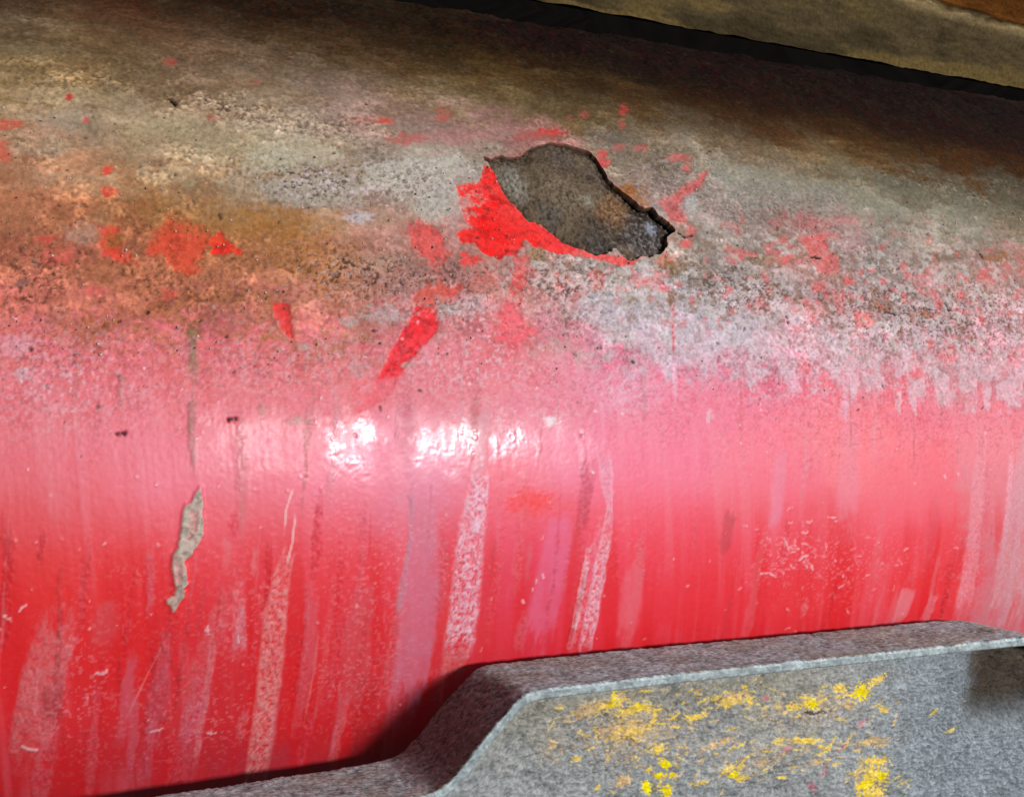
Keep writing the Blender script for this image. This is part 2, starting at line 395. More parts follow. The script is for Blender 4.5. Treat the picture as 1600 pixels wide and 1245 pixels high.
def blob(px, py, rx, ry, col, amt=1.0, soft=0.25, rough=0.55, seed=61, clean=0.6, relief=-0.1, ang=0.0, sc=1.5):
    """ragged blob; radii in frame units near that place"""
    c = sref(px, py); jx = sref(px + 4, py) - c; js = sref(px, py + 4) - c
    J = np.stack([jx / 4, js / 4], -1); Ji = np.linalg.inv(J)
    ext = 2.2 * max(rx, ry) * max(np.linalg.norm(jx), np.linalg.norm(js)) / 4
    w = window(c[0] - ext, c[0] + ext, c[1] - ext, c[1] + ext)
    x, s = X[w], Sx[w]
    if x.size == 0: return
    a = Ji[0, 0] * (x - c[0]) + Ji[0, 1] * (s - c[1]); b = Ji[1, 0] * (x - c[0]) + Ji[1, 1] * (s - c[1])
    ca, sa = math.cos(ang), math.sin(ang)
    q = np.hypot((a * ca + b * sa) / rx, (-a * sa + b * ca) / ry)
    q = q + (fbm(x / (sc * 1.6), s / sc, seed, 3, 0.6) - 0.5) * 2.6 * rough + (fbm(x / .75, s / .6, seed + 5, 3, 0.7) - 0.5) * 1.5
    m = 1 - sstep(1 - soft, 1 + soft, q)
    m = m * np.clip(1.25 - 1.6 * np.abs(fbm(x / 1.3, s / 1.0, seed + 9, 3, .7) - .5) * 2, .25, 1)
    m = (m * amt).astype(np.float32)
    blend(w, m, col)
    H[w] = H[w] + m * relief
    RO[w] = RO[w] * (1 - m * clean) + m * clean * 0.5
    GR[w] = GR[w] * (1 - m * clean) + m * clean * 0.12

def streak(line, hw, col, amt=1.0, soft=0.5, ragged=0.6, tex=0.0, rim=0.0, relief=0.06, ro=0.55, seed=71, ends=0.22):
    """run of liquid down the pipe: hw = half width (mm) at start and end"""
    P = line if isinstance(line, np.ndarray) else subdiv(pts(line), False, 4); pad = max(hw) * 1.6 + 2
    w = window(P[:, 0].min() - pad, P[:, 0].max() + pad, P[:, 1].min() - pad, P[:, 1].max() + pad)
    x, s = X[w], Sx[w]
    d, t = seg_dist(x, s, P)
    d = d + (fbm(x / 1.3, s / 2.6, seed, 4, 0.6) - 0.5) * 2 * ragged
    h = np.interp(t, np.linspace(0, 1, len(hw)), hw)
    m = 1 - sstep(h * (1 - soft), h * (1 + soft * 0.4), d)
    te = t + (fbm(x / 1.2, s / 3.5, seed + 6, 3) - .5) * ends * 1.4
    m = m * sstep(0, ends, te + 0.02) * (1 - sstep(1 - ends, 1.0, te) * 0.85)
    m = m * (.72 + .56 * (fbm(x / 2, s / 5, seed + 8, 3) - .25)).clip(.3, 1.1)
    body = m.copy()
    if tex:
        nn = fbm(x / 0.55, s / 0.75, seed + 2, 3, 0.7)
        body = m * np.clip(1 - tex * 1.2 + tex * 3.2 * (nn - 0.25), 0, 1.25)
    if rim:
        e = np.exp(-((d - h * 0.85) / (0.16 * h + 0.12)) ** 2) * (m > 0.02)
        body = body * (1 - rim * 0.55) + e * rim
    body = np.clip(body * amt, 0, 1).astype(np.float32)
    blend(w, body, col)
    H[w] += body * relief
    if tex: H[w] += m.astype(np.float32) * (fbm(x / 0.55, s / 0.75, seed + 2, 3, 0.7) - 0.5).astype(np.float32) * 0.35 * tex
    RO[w] = RO[w] * (1 - m) + m * ro; GR[w] = np.maximum(GR[w], m * 0.5 * (tex > 0))

# ragged pale fringe where the dust cake ends on the right
fr = pts([(880, 470), (950, 530), (1050, 565), (1150, 580), (1250, 585), (1350, 600), (1450, 610), (1640, 620)])
sfr = np.interp(X, fr[:, 0], fr[:, 1], left=1e4)
rg = (fbm(X / 2.6, Sx / 12, 81, 4, 0.6) - 0.45) * 24 * sstep(150, 215, X) + (fbm(X / 2.2, Sx / 3, 83, 4, 0.6) - 0.5) * 9
dd = Sx - sfr + rg
xr = sstep(surf(np.array([880.]), np.array([520.]))[0, 0], surf(np.array([980.]), np.array([520.]))[0, 0], X)
m = sstep(-0.9, 0.9, dd) * (1 - sstep(6, 24, dd)) * xr * fine * (0.35 + 0.75 * (fbm(X / 5, Sx / 4, 85, 3) > 0.45)) * 0.5
C[:] = C * (1 - m[..., None]) + lin((208, 190, 196)).astype(np.float32) * m[..., None]
H += (m * 0.22).astype(np.float32)

RM = np.zeros(X.shape, np.float32)
BR = (238, 18, 16)
# --- scraped red patches
patch([(712, 290), (748, 284), (757, 262), (770, 262), (785, 288), (802, 320), (835, 347), (862, 362), (905, 388), (885, 398), (850, 392), (822, 376), (806, 398), (778, 406), (752, 394), (742, 383), (718, 376), (712, 364), (736, 356), (728, 342), (717, 315)], BR, 0.35, 0.9)
patch([(800, 322), (870, 368), (935, 396), (985, 402), (1000, 404), (985, 418), (968, 414), (950, 408), (905, 402), (860, 392)], (236, 48, 48), 0.4, 1.0, 0.85)
patch([(650, 478), (682, 481), (686, 512), (658, 545), (622, 588), (590, 592), (610, 550), (636, 508)], (236, 40, 50), 0.4, 0.5)
patch([(590, 590), (625, 585), (600, 630), (560, 640)], (230, 84, 98), 1.5, 1.5, 0.6)
patch([(426, 474), (450, 476), (455, 500), (459, 530), (445, 520), (432, 495)], (232, 52, 54), 0.5, 0.7)
patch([(225, 395), (248, 360), (268, 340), (292, 350), (322, 352), (330, 372), (315, 395), (305, 430), (275, 425), (250, 402)], (216, 72, 50), 1.0, 1.8, 0.85)
patch([(328, 372), (345, 360), (352, 370), (376, 395), (348, 398), (330, 398)], (238, 44, 34), 0.4, 0.9)
patch([(152, 352), (182, 356), (190, 392), (212, 412), (180, 408), (160, 395)], (222, 70, 52), 0.8, 1.4, 0.85)
patch([(650, 455), (690, 440), (720, 450), (715, 470), (680, 480), (640, 470)], (214, 74, 58), 0.9, 2.0, 0.8)
patch([(800, 465), (815, 500), (845, 520), (800, 545), (775, 530), (780, 495)], (232, 84, 96), 1.6, 2.4, 0.8)
patch([(805, 400), (830, 398), (825, 440), (812, 470), (800, 455)], (226, 66, 60), 0.8, 2.0, 0.75)
patch([(635, 350), (668, 348), (690, 370), (700, 400), (680, 420), (660, 400), (640, 380)], (226, 72, 70), 1.0, 2.2, 0.8)
patch([(1252, 368), (1288, 366), (1300, 392), (1312, 418), (1290, 436), (1270, 415)], (212, 88, 86), 1.0, 1.8, 0.8)
patch([(1060, 300), (1080, 285), (1103, 268), (1100, 285), (1078, 305), (1050, 315)], (204, 80, 78), 0.6, 1.4, 0.8)
patch([(1030, 318), (1055, 300), (1068, 325), (1062, 350), (1045, 345)], (206, 84, 84), 0.8, 1.4, 0.8)
for (po, co, am) in [([(575, 258), (640, 248), (720, 245), (700, 290), (710, 330), (680, 352), (650, 335), (600, 300), (560, 290)], (178, 171, 157), .75),
        ([(370, 250), (420, 222), (480, 214), (545, 235), (520, 258), (450, 266), (390, 272)], (176, 166, 140), .6), ([(400, 292), (470, 275), (560, 298), (575, 320), (500, 332), (440, 322)], (166, 158, 146), .6),
        ([(50, 182), (120, 164), (155, 184), (120, 206), (45, 207)], (172, 152, 130), .35), ([(195, 188), (300, 174), (335, 200), (260, 216), (190, 206)], (168, 150, 118), .6),
        ([(900, 448), (1000, 470), (1120, 492), (1205, 508), (1190, 545), (1080, 542), (960, 522), (900, 492)], (182, 174, 180), .35), ([(280, 205), (330, 198), (420, 205), (400, 235), (330, 245), (290, 230)], (162, 144, 112), .5),
        ([(1100, 250), (1200, 262), (1330, 290), (1420, 330), (1350, 350), (1220, 330), (1130, 300)], (140, 138, 122), .45), ([(560, 330), (640, 322), (650, 345), (600, 360), (560, 350)], (160, 128, 104), .5)]:
    patch(po, co, .35, 2.2, am, False, 2.4, seed=57)
for (x, y, rx, ry, col, am) in [
    (860, 208, 22, 7, (190, 46, 40), .9), (830, 214, 30, 8, (164, 74, 66), .75), (735, 408, 14, 8, (236, 40, 36), .9), (726, 398, 8, 4, (236, 40, 36), .9),
    (602, 189, 13, 5, (206, 60, 44), .9), (640, 219, 24, 8, (184, 82, 74), .8), (695, 178, 12, 12, (176, 84, 72), .7), (570, 190, 26, 6, (160, 88, 76), .6),
    (700, 215, 60, 12, (170, 108, 104), .5), (8, 195, 24, 8, (204, 78, 58), .9), (4, 240, 14, 16, (200, 84, 62), .8), (134, 190, 4, 7, (206, 84, 84), .8),
    (266, 98, 9, 6, (166, 72, 58), .8), (110, 153, 6, 4, (200, 52, 44), .9), (168, 268, 8, 6, (222, 62, 44), .9), (172, 300, 10, 8, (220, 70, 46), .9),
    (330, 185, 6, 5, (170, 90, 74), .7), (402, 130, 7, 5, (156, 84, 70), .7), (975, 172, 9, 7, (176, 50, 44), .9), (972, 195, 5, 7, (170, 70, 60), .7),
    (912, 180, 7, 5, (170, 72, 62), .7), (890, 185, 5, 4, (160, 76, 64), .6), (942, 248, 9, 16, (196, 60, 56), .9), (966, 231, 10, 5, (176, 84, 78), .8),
    (1000, 232, 12, 5, (180, 84, 80), .8), (1060, 246, 16, 7, (190, 80, 78), .8), (1072, 262, 7, 9, (190, 80, 78), .8), (1072, 382, 10, 8, (214, 78, 76), .9),
    (1078, 362, 8, 10, (214, 88, 86), .7), (1062, 345, 10, 10, (206, 84, 80), .8), (1235, 408, 26, 10, (190, 104, 100), .7), (1148, 402, 18, 8, (200, 102, 98), .6),
    (1226, 410, 6, 8, (220, 84, 72), .9), (1324, 440, 9, 6, (224, 72, 62), .9), (1278, 450, 12, 8, (210, 90, 86), .8), (1250, 345, 30, 12, (168, 100, 98), .6),
    (1315, 345, 22, 8, (176, 92, 92), .7), (1270, 485, 34, 16, (214, 118, 116), .6), (1350, 500, 14, 10, (226, 96, 80), .8), (1310, 470, 14, 18, (214, 108, 106), .6),
    (1440, 440, 22, 18, (204, 116, 114), .6), (1500, 460, 12, 8, (210, 100, 98), .6), (1560, 425, 30, 16, (186, 106, 98), .65), (1480, 555, 16, 12, (226, 90, 96), .7),
    (1430, 580, 14, 14, (222, 92, 102), .7), (1255, 575, 8, 16, (222, 86, 102), .7), (1010, 440, 24, 12, (226, 96, 100), .7), (1035, 450, 10, 8, (228, 74, 80), .8),
    (930, 440, 12, 14, (196, 92, 74), .7), (905, 455, 10, 10, (220, 92, 84), .6), 
    (560, 605, 10, 24, (234, 78, 92), .6), (70, 375, 14, 8, (206, 70, 58), .8), (95, 400, 22, 14, (204, 84, 72), .7), (150, 455, 14, 7, (218, 92, 88), .7),
    (265, 460, 12, 9, (208, 84, 66), .75), (1040, 405, 14, 10, (214, 96, 60), .7), (1330, 380, 20, 20, (170, 112, 108), .5), (1190, 470, 10, 8, (206, 116, 112), .6),
    (1180, 480, 20, 8, (214, 116, 114), .5), (620, 470, 10, 6, (212, 92, 74), .6), (760, 440, 22, 14, (206, 92, 78), .5), (700, 465, 14, 8, (222, 60, 52), .6)]:
    blob(x, y, rx, ry, col, am, 0.3, 0.6, seed=int(x) % 89, relief=-0.06)
blob(830, 785, 34, 19, (236, 40, 40), .95, .5, .25, seed=12, relief=0.0)
blob(885, 785, 15, 13, (230, 70, 80), .5, .5, .3, seed=13, relief=0.0)
# --- brown and ochre stains, grey clumps
for (x, y, rx, ry, col, am) in [
    (1375, 478, 22, 9, (130, 84, 48), .8), (1440, 492, 30, 6, (170, 96, 66), .6), (1048, 420, 16, 12, (128, 98, 60), .85), (1050, 466, 8, 11, (140, 92, 52), .85),
    (930, 430, 9, 8, (140, 84, 48), .7), (984, 302, 22, 13, (150, 92, 42), 1.0), (1000, 320, 9, 9, (160, 104, 56), .8), (1556, 404, 22, 9, (140, 92, 54), .8),
    (1480, 400, 30, 7, (92, 78, 64), .6), (1200, 405, 26, 6, (150, 116, 80), .6), (985, 465, 12, 8, (150, 124, 92), .7), (840, 400, 14, 10, (150, 122, 80), .8),
    (985, 500, 6, 6, (140, 100, 80), .6), (450, 350, 90, 26, (162, 110, 52), .55), (480, 400, 60, 26, (160, 108, 56), .5), (350, 340, 60, 20, (160, 112, 62), .5),
    (255, 330, 34, 22, (150, 110, 62), .5), (178, 375, 14, 10, (150, 104, 50), .7), (130, 365, 26, 18, (176, 142, 126), .6), (55, 415, 8, 10, (120, 98, 84), .7),
    (36, 442, 9, 7, (104, 82, 78), .7), (1080, 320, 14, 16, (170, 172, 166), .7), (600, 410, 30, 14, (170, 140, 120), .5), (560, 342, 20, 8, (186, 176, 178), .8),
    (690, 315, 46, 26, (172, 166, 156), .6), (640, 265, 60, 20, (176, 168, 152), .55), (430, 250, 40, 16, (176, 168, 146), .5), (300, 215, 46, 10, (158, 138, 108), .5),
    (520, 290, 50, 18, (168, 158, 142), .6), (600, 315, 50, 10, (150, 120, 96), .5), (250, 255, 22, 8, (128, 84, 60), .6), (365, 255, 40, 6, (158, 138, 106), .5),
    (700, 485, 16, 14, (176, 164, 160), .8), (735, 478, 30, 14, (184, 168, 168), .6), (600, 490, 36, 10, (176, 160, 156), .8), (548, 505, 14, 8, (172, 156, 152), .6),
    (690, 470, 10, 10, (164, 156, 148), .5), (635, 570, 9, 6, (170, 150, 142), .8), (560, 575, 12, 14, (172, 136, 132), .6), (475, 540, 8, 6, (176, 150, 140), .8),
    (35, 585, 14, 7, (196, 156, 162), .8), (190, 590, 7, 6, (116, 96, 80), .8), (30, 540, 30, 14, (226, 160, 172), .6), (95, 635, 30, 8, (226, 150, 160), .5),
    (862, 660, 10, 7, (214, 200, 200), .9), (465, 655, 12, 8, (170, 130, 116), .7), (410, 640, 6, 6, (170, 140, 126), .6), (750, 660, 36, 14, (200, 130, 136), .5),
    (1108, 650, 5, 10, (220, 170, 182), .7), (1000, 600, 30, 22, (224, 150, 172), .55), (970, 620, 24, 18, (222, 150, 170), .5), (1330, 590, 14, 30, (212, 164, 172), .6),
    (1240, 600, 12, 14, (220, 176, 190), .8), (1320, 640, 7, 14, (222, 166, 184), .8), (1420, 570, 10, 12, (214, 178, 186), .7)]:
    blob(x, y, rx, ry, col, am, 0.4, 0.7, seed=(int(x) * 7) % 83 + 3, clean=0.0, relief=0.10)

# --- runs down the paint
TAN = (176, 164, 142)
streak([(300, 508), (301, 540), (302, 596)], (0.9, 1.0, 1.1), (132, 116, 86), .9, .35, .25, relief=.1)
streak([(300, 624), (300, 660), (302, 740)], (1.1, 0.8, .7), (150, 104, 92), .75, .45, .35, relief=.1)
patch([(306, 766), (313, 760), (316, 790), (318, 820), (312, 845), (298, 868), (288, 877), (292, 890), (291, 903), (293, 912), (287, 920), (289, 932), (281, 940), (270, 956), (266, 946), (258, 937), (272, 930), (276, 918), (271, 905), (267, 885), (268, 866), (278, 855), (282, 830), (285, 800), (290, 788), (300, 784)], (186, 178, 162), .22, .45, 1.0, relief=.55)
patch([(300, 800), (306, 800), (304, 830), (292, 850), (288, 846), (296, 828)], (206, 140, 132), .5, 1.3, .8, relief=.1)
patch([(272, 880), (282, 874), (284, 905), (277, 912)], (210, 150, 146), .4, .8, .7, relief=.15)
streak([(457, 765), (447, 795), (444, 835)], (0.35, .35, .3), (236, 176, 172), .9, .4, .15)
streak([(462, 800), (456, 850), (446, 890)], (0.3, .3, .3), (236, 176, 172), .8, .4, .15)
streak([(452, 862), (440, 900), (430, 960), (424, 1030), (416, 1100), (402, 1200), (396, 1235)], (1.6, 2.0, 2.6, 2.8, 2.8, 2.7, 2.6), (226, 150, 148), .75, .35, .45, .8, .22, relief=.08)
streak([(640, 740), (645, 800), (640, 850), (628, 920), (622, 980)], (.7, .7, .6, 1.0, 1.4), (178, 136, 150), .75, .4, .5, .5)
streak([(655, 740), (662, 830), (660, 900), (652, 980), (640, 1060), (625, 1120)], (3.0, 3.8, 4.6, 5.0, 5.0, 4.0), (204, 116, 140), .72, .25, .6, relief=.03)
streak([(752, 742), (742, 800), (734, 860), (727, 930), (716, 1012)], (2.3, 3.2, 3.7, 3.9, 4.0), (226, 182, 196), .9, .35, .6, .85, .08, relief=.1, ends=.06)
streak([(700, 850), (694, 940), (690, 1000)], (1.0, 1.0, .9), (226, 56, 56), .6, .4, .5, relief=0)
streak([(712, 1010), (705, 1060)], (3.6, 3.0), (204, 110, 110), .6, .4, .6, .6)
streak([(942, 700), (948, 745), (952, 790), (950, 830)], (2.0, 2.0, 0.9, 1.4), (226, 160, 178), .8, .3, .5, .5, .3)
streak([(946, 815), (932, 880), (919, 950), (906, 1014)], (2.2, 3.0, 3.4, 3.4), (228, 146, 162), .6, .3, .5, .7, .1, relief=.06)
streak([(951, 820), (938, 880), (926, 950), (914, 1012)], (1.6, 1.8, 2.0, 2.0), (228, 172, 184), .85, .35, .45, .8, .25, relief=.08)
streak([(922, 838), (912, 900), (902, 955), (890, 1010)], (.8, .9, .9, .8), (230, 182, 190), .8, .35, .4, .8, .15, relief=.08)
streak([(882, 790), (866, 870), (850, 950), (838, 1010)], (3.4, 4.2, 4.6, 4.4), (222, 106, 142), .6, .3, .6, relief=.02)
streak([(90, 968), (76, 1030), (60, 1100), (38, 1190)], (4.0, 4.6, 4.6, 3.8), (206, 118, 122), .7, .2, .7, .5, relief=.12)
streak([(170, 935), (165, 965), (160, 1015)], (1.8, 3.2, 3.2), (198, 84, 90), .35, .6, .9)
streak([(372, 885), (350, 950), (325, 1010), (300, 1080), (278, 1150)], (1.6, 2.4, 2.6, 2.6, 2.4), (206, 96, 102), .5, .4, .9, .4)
streak([(380, 940), (376, 980), (372, 1020)], (1.0, 1.2, 2.4), (206, 130, 140), .75, .4, .6, .5)
streak([(375, 640), (380, 740), (378, 850)], (1.4, 1.6, .8), (200, 104, 104), .55, .5, .8)
streak([(262, 992), (232, 1050), (190, 1134)], (0.22, .25, .2), (236, 108, 100), .8, .5, .1)
streak([(498, 985), (488, 1060), (470, 1150)], (0.25, .3, .25), (226, 96, 92), .8, .5, .12)
streak([(570, 900), (560, 980), (556, 1060), (540, 1120)], (2.4, 3.6, 3.8, 3.0), (206, 84, 92), .5, .4, .8)
streak([(620, 930), (618, 1000), (600, 1080)], (1.2, 1.6, 2.6), (214, 96, 104), .5, .4, .9, .6)
streak([(1534, 650), (1528, 760), (1520, 850), (1510, 920), (1500, 975)], (2.4, 2.8, 3.0, 3.4, 3.0), (222, 144, 154), .7, .3, .8, .4)
streak([(1580, 690), (1576, 780), (1566, 850)], (1.0, 1.2, 1.2), (228, 168, 180), .75, .4, .6, .6)
streak([(1606, 640), (1596, 780), (1582, 880), (1566, 985)], (3.0, 5.0, 7.0, 8.0), (204, 152, 158), .8, .18, .8, .2)
streak([(1222, 690), (1216, 770), (1208, 835)], (2.0, 2.4, 2.2), (222, 128, 152), .6, .5, .6)
streak([(1330, 640), (1326, 730), (1322, 830)], (3.4, 4.4, 4.0), (222, 130, 146), .5, .5, .8)
streak([(1422, 915), (1412, 945), (1400, 975)], (2.6, 3.0, 2.2), (222, 128, 138), .7, .25, .6)
streak([(1462, 925), (1452, 950), (1442, 972)], (1.6, 2.0, 1.8), (222, 122, 132), .6, .25, .6)
streak([(992, 870), (985, 940), (975, 1005)], (3.0, 3.6, 3.0), (226, 104, 118), .5, .4, .7)
streak([(635, 600), (640, 680), (640, 740)], (1.8, 2.0, 1.6), (190, 104, 118), .45, .5, .8)
streak([(757, 630), (752, 690), (750, 750)], (2.0, 1.6, 1.4), (204, 140, 148), .6, .5, .7)
streak([(1052, 478), (1051, 520), (1052, 556)], (.4, .5, .35), (222, 70, 74), .8, .4, .25)
streak([(1052, 556), (1053, 590), (1055, 620)], (1.0, .8, .5), (226, 182, 196), .85, .4, .35, .4)
streak([(1030, 425), (1002, 445), (968, 460)], (.25, .25, .2), (226, 70, 70), .8, .4, .12)
streak([(188, 590), (188, 640)], (.9, .7), (196, 100, 100), .5, .5, .3)

# --- many faint irregular runs
rr = np.random.default_rng(404)
def run(px_, py_, L, hw, col, amt, tex, sd, soft=.5):
    c = sref(px_, py_); n = 9; t = np.linspace(0, 1, n)
    xo = np.cumsum(rr.normal(0, .028 * L / n * 3, n)); P = np.stack([c[0] + xo - xo[0] - .04 * L * t, c[1] - L * t], -1)
    w_ = hw * np.clip(np.interp(t, [0, .15, .6, 1], [.25, rr.uniform(.5, 1), rr.uniform(.7, 1.2), rr.uniform(.3, 1.1)]), .1, 2)
    streak(P, list(w_), col, amt, soft, .35 + .25 * hw, tex, 0.0, .03 + .05 * (tex > 0), .55, seed=sd, ends=.3)
for q_ in range(120):
    left = rr.random() < .62
    px_ = rr.uniform(-10, 640) if left else rr.uniform(640, 1600); py_ = rr.uniform(740, 1120) if left else rr.uniform(700, 950)
    kind = rr.random(); hw = min(rr.lognormal(-.15, .7), 3.2)
    if kind < .55: col = [(214, 108, 116), (206, 96, 108), (222, 132, 138), (196, 104, 122)][rr.integers(4)]
    elif kind < .8: col = (190, 22, 32)
    else: col = (150, 40, 46)
    run(px_, py_, rr.uniform(6, 42), hw, col, rr.uniform(.18, .55), rr.choice([0, .5, .8]), 500 + q_)
for q_ in range(26):
    px_ = rr.uniform(0, 1600)
    run(px_, rr.uniform(520, 640), rr.uniform(8, 34), rr.uniform(.3, 1.1), [(150, 112, 96), (186, 92, 96), (206, 150, 158)][rr.integers(3)], rr.uniform(.25, .6), .5, 700 + q_)

# --- pale flecks and curled bits on the paint, dark pits and grains in the dirt
r = np.random.default_rng(77)
def fleck(px, py, L, wd, ang, col, relief, am=.9):
    c = sref(px, py); hx = math.cos(ang) * L / 2; hy = math.sin(ang) * L / 2
    bend = r.uniform(-.2, .2) * L
    a = sref(px - hx, py - hy); b = sref(px + hx, py + hy); mm = sref(px - math.sin(ang) * bend, py + math.cos(ang) * bend)
    P = np.array([a, mm, b]); pad = wd * 2 + .6
    wdw = window(P[:, 0].min() - pad, P[:, 0].max() + pad, P[:, 1].min() - pad, P[:, 1].max() + pad)
    x, s = X[wdw], Sx[wdw]
    if x.size == 0: return
    d, _ = seg_dist(x, s, P)
    d = d + (fbm(x / .6, s / .6, int(px * 7) % 97, 2) - .45) * (wd * 1.6 + .25)
    m = ((1 - sstep(wd * .4, wd * 1.2 + .15, d)) * am).astype(np.float32)
    blend(wdw, m, col); H[wdw] += m * relief

def speckle(seed, scale, thr, soft=.07):
    v = fbm(X / scale, Sx / (scale * .85), seed, 2, .6); return sstep(thr, thr + soft, v)
def cloud(lst):
    g = np.zeros(X.shape, np.float32)
    for (px_, py_, rx_, ry_, am) in lst:
        c = sref(px_, py_); sx_ = abs(sref(px_ + rx_, py_)[0] - c[0]) + .1; ss_ = abs(sref(px_, py_ + ry_)[1] - c[1]) + .1
        g = np.maximum(g, am * np.exp(-((X - c[0]) / sx_) ** 2 - ((Sx - c[1]) / ss_) ** 2).astype(np.float32))
    return g
def tint(m, col, rel):
    m = (m * fine * (1 - .85 * RM)).astype(np.float32)
    C[:] = C * (1 - m[..., None]) + lin(col).astype(np.float32) * m[..., None]; H[:] += m * rel
n20 = fbm(X / 7, Sx / 5, 141, 3)
g = cloud([(500, 285, 100, 34, 1), (560, 430, 130, 50, 1), (460, 195, 110, 26, .8), (700, 445, 90, 50, .8), (330, 165, 120, 20, .8), (880, 430, 90, 50, .9), (90, 560, 160, 90, .4),
           (250, 430, 160, 60, .5), (50, 440, 60, 70, .8), (330, 470, 120, 40, .5), (1050, 280, 60, 50, .6), (1230, 340, 110, 50, .45), (620, 280, 70, 40, .7), (900, 500, 100, 30, .6), (1450, 490, 220, 70, .9), (1130, 450, 140, 60, .8), (1300, 420, 200, 60, .6), (120, 130, 160, 20, .5), (1200, 560, 200, 30, .4), (430, 560, 200, 60, .35)]) * (.55 + .9 * (n20 - .3))
tint(np.clip(speckle(201, .95, .62) * g * 1.1, 0, .8), (58, 44, 36), -.2)
gb = cloud([(1450, 470, 240, 90, 1), (1130, 460, 160, 60, .9), (1250, 400, 160, 60, .6), (880, 430, 80, 40, .7)]) * D
tint(np.clip(speckle(241, 2.2, .66, .05) * gb, 0, .6), (132, 96, 70), -.1)
tint(np.clip(speckle(245, 3.2, .66, .04) * gb, 0, .55), (206, 96, 96), -.12)
tint(np.clip(speckle(247, 2.6, .64, .05) * gb, 0, .5), (186, 180, 174), .15)
tint(np.clip(speckle(205, .60, .66) * g * 1.15, 0, .7), (70, 48, 38), -.15)
g2 = cloud([(520, 290, 110, 34, .9), (640, 270, 90, 26, .8), (870, 450, 110, 50, .9), (700, 490, 120, 30, .9), (1000, 510, 160, 40, 1), (1250, 540, 300, 50, .9), (760, 560, 150, 60, .9), (980, 610, 60, 40, .9),
            (100, 590, 160, 70, .75), (560, 440, 120, 40, .5), (1520, 520, 140, 60, .8), (1100, 300, 120, 60, .5), (960, 430, 80, 30, .7), (470, 560, 160, 60, .6), (1300, 600, 260, 30, .7), (800, 640, 120, 40, .5)]) * (.5 + .9 * (n20[::-1] - .3))
tint(np.clip(speckle(211, .85, .60) * g2 * .85, 0, .55), (212, 190, 194), .16)
g3 = cloud([(1230, 865, 60, 45, 1), (1330, 880, 110, 60, .8), (600, 890, 110, 90, .9), (380, 960, 60, 80, .8), (1520, 870, 40, 100, .8), (560, 1050, 110, 90, .7), (300, 1120, 160, 70, .7), (520, 800, 120, 60, .5), (110, 1080, 60, 110, .9), (330, 890, 200, 160, .35), (980, 860, 60, 60, .5), (690, 860, 60, 120, .6)]) * (.4 + 1.0 * (n20 - .3))
tint(np.clip(speckle(221, .75, .64) * g3 * .55, 0, .3), (236, 150, 156), .10)
mid_m = midf * (.5 + n20)
tint(np.clip(speckle(231, .8, .60) * mid_m * .55, 0, .34), (226, 140, 156), .08)
tint(np.clip(speckle(235, .75, .62) * mid_m * .55, 0, .36), (170, 70, 84), -.06)
for _ in range(170):
    x, y = r.uniform(0, 1600), min(abs(r.normal(420, 130)), 720)
    fleck(x, y, r.uniform(.5, 5), r.uniform(.12, .34), r.uniform(0, 3.14), (60, 44, 36), -.2, r.uniform(.5, .95))
for _ in range(170):
    x, y = r.uniform(0, 1600), r.uniform(470, 1160)
    fleck(x, y, r.uniform(.5, 4), r.uniform(.08, .24), r.uniform(0, 3.14), (240, 196, 204) if y < 760 else (236, 150, 152), .14, r.uniform(.3, .9))
for _ in range(34):
    fleck(r.normal(1232, 24), r.normal(868, 24), r.uniform(2, 12), r.uniform(.1, .3), r.uniform(-.6, 1.8), (236, 170, 176), .15, r.uniform(.2, .75))
for _ in range(30):
    fleck(r.normal(1310, 90), r.normal(890, 40), r.uniform(2, 10), r.uniform(.1, .3), r.uniform(-.6, 1.8), (236, 160, 168), .2, r.uniform(.3, .7))
for (x, y, L, wd, a) in [(1200, 899, 30, .35, .2), (1228, 850, 26, .35, 1.2), (1255, 872, 18, .3, 2.6), (1258, 832, 8, .5, 0), (158, 1050, 20, .5, -.15), (244, 1140, 20, .5, -.3), (45, 1168, 30, .4, .25), (330, 1145, 14, .4, 0),
                         (325, 985, 12, .6, 1.4), (372, 1000, 12, .5, 1.4), (12, 966, 16, .5, .5), (35, 950, 18, .25, -.7), (838, 908, 6, .4, 1.4), (848, 900, 6, .4, 1.3), (832, 922, 5, .3, 1.3), (817, 940, 6, .4, 1.2), (1300, 808, 14, .3, 0)]:
    fleck(x, y, L * .8, wd * .7, a, (232, 176, 180), .18, .75)
for (x, y, L, wd, a) in [(188, 677, 10, .45, 0), (1275, 402, 14, .3, .1), (1530, 398, 18, .35, .9), (1390, 490, 18, .3, .2), (270, 160, 12, .5, .8), (362, 655, 10, .5, 0), (1070, 367, 24, .35, .06), (1480, 480, 12, .4, 1.2), (1230, 500, 10, .4, 1.3)]:
    fleck(x, y, L, wd, a, (24, 18, 16), -.5, 1.0)

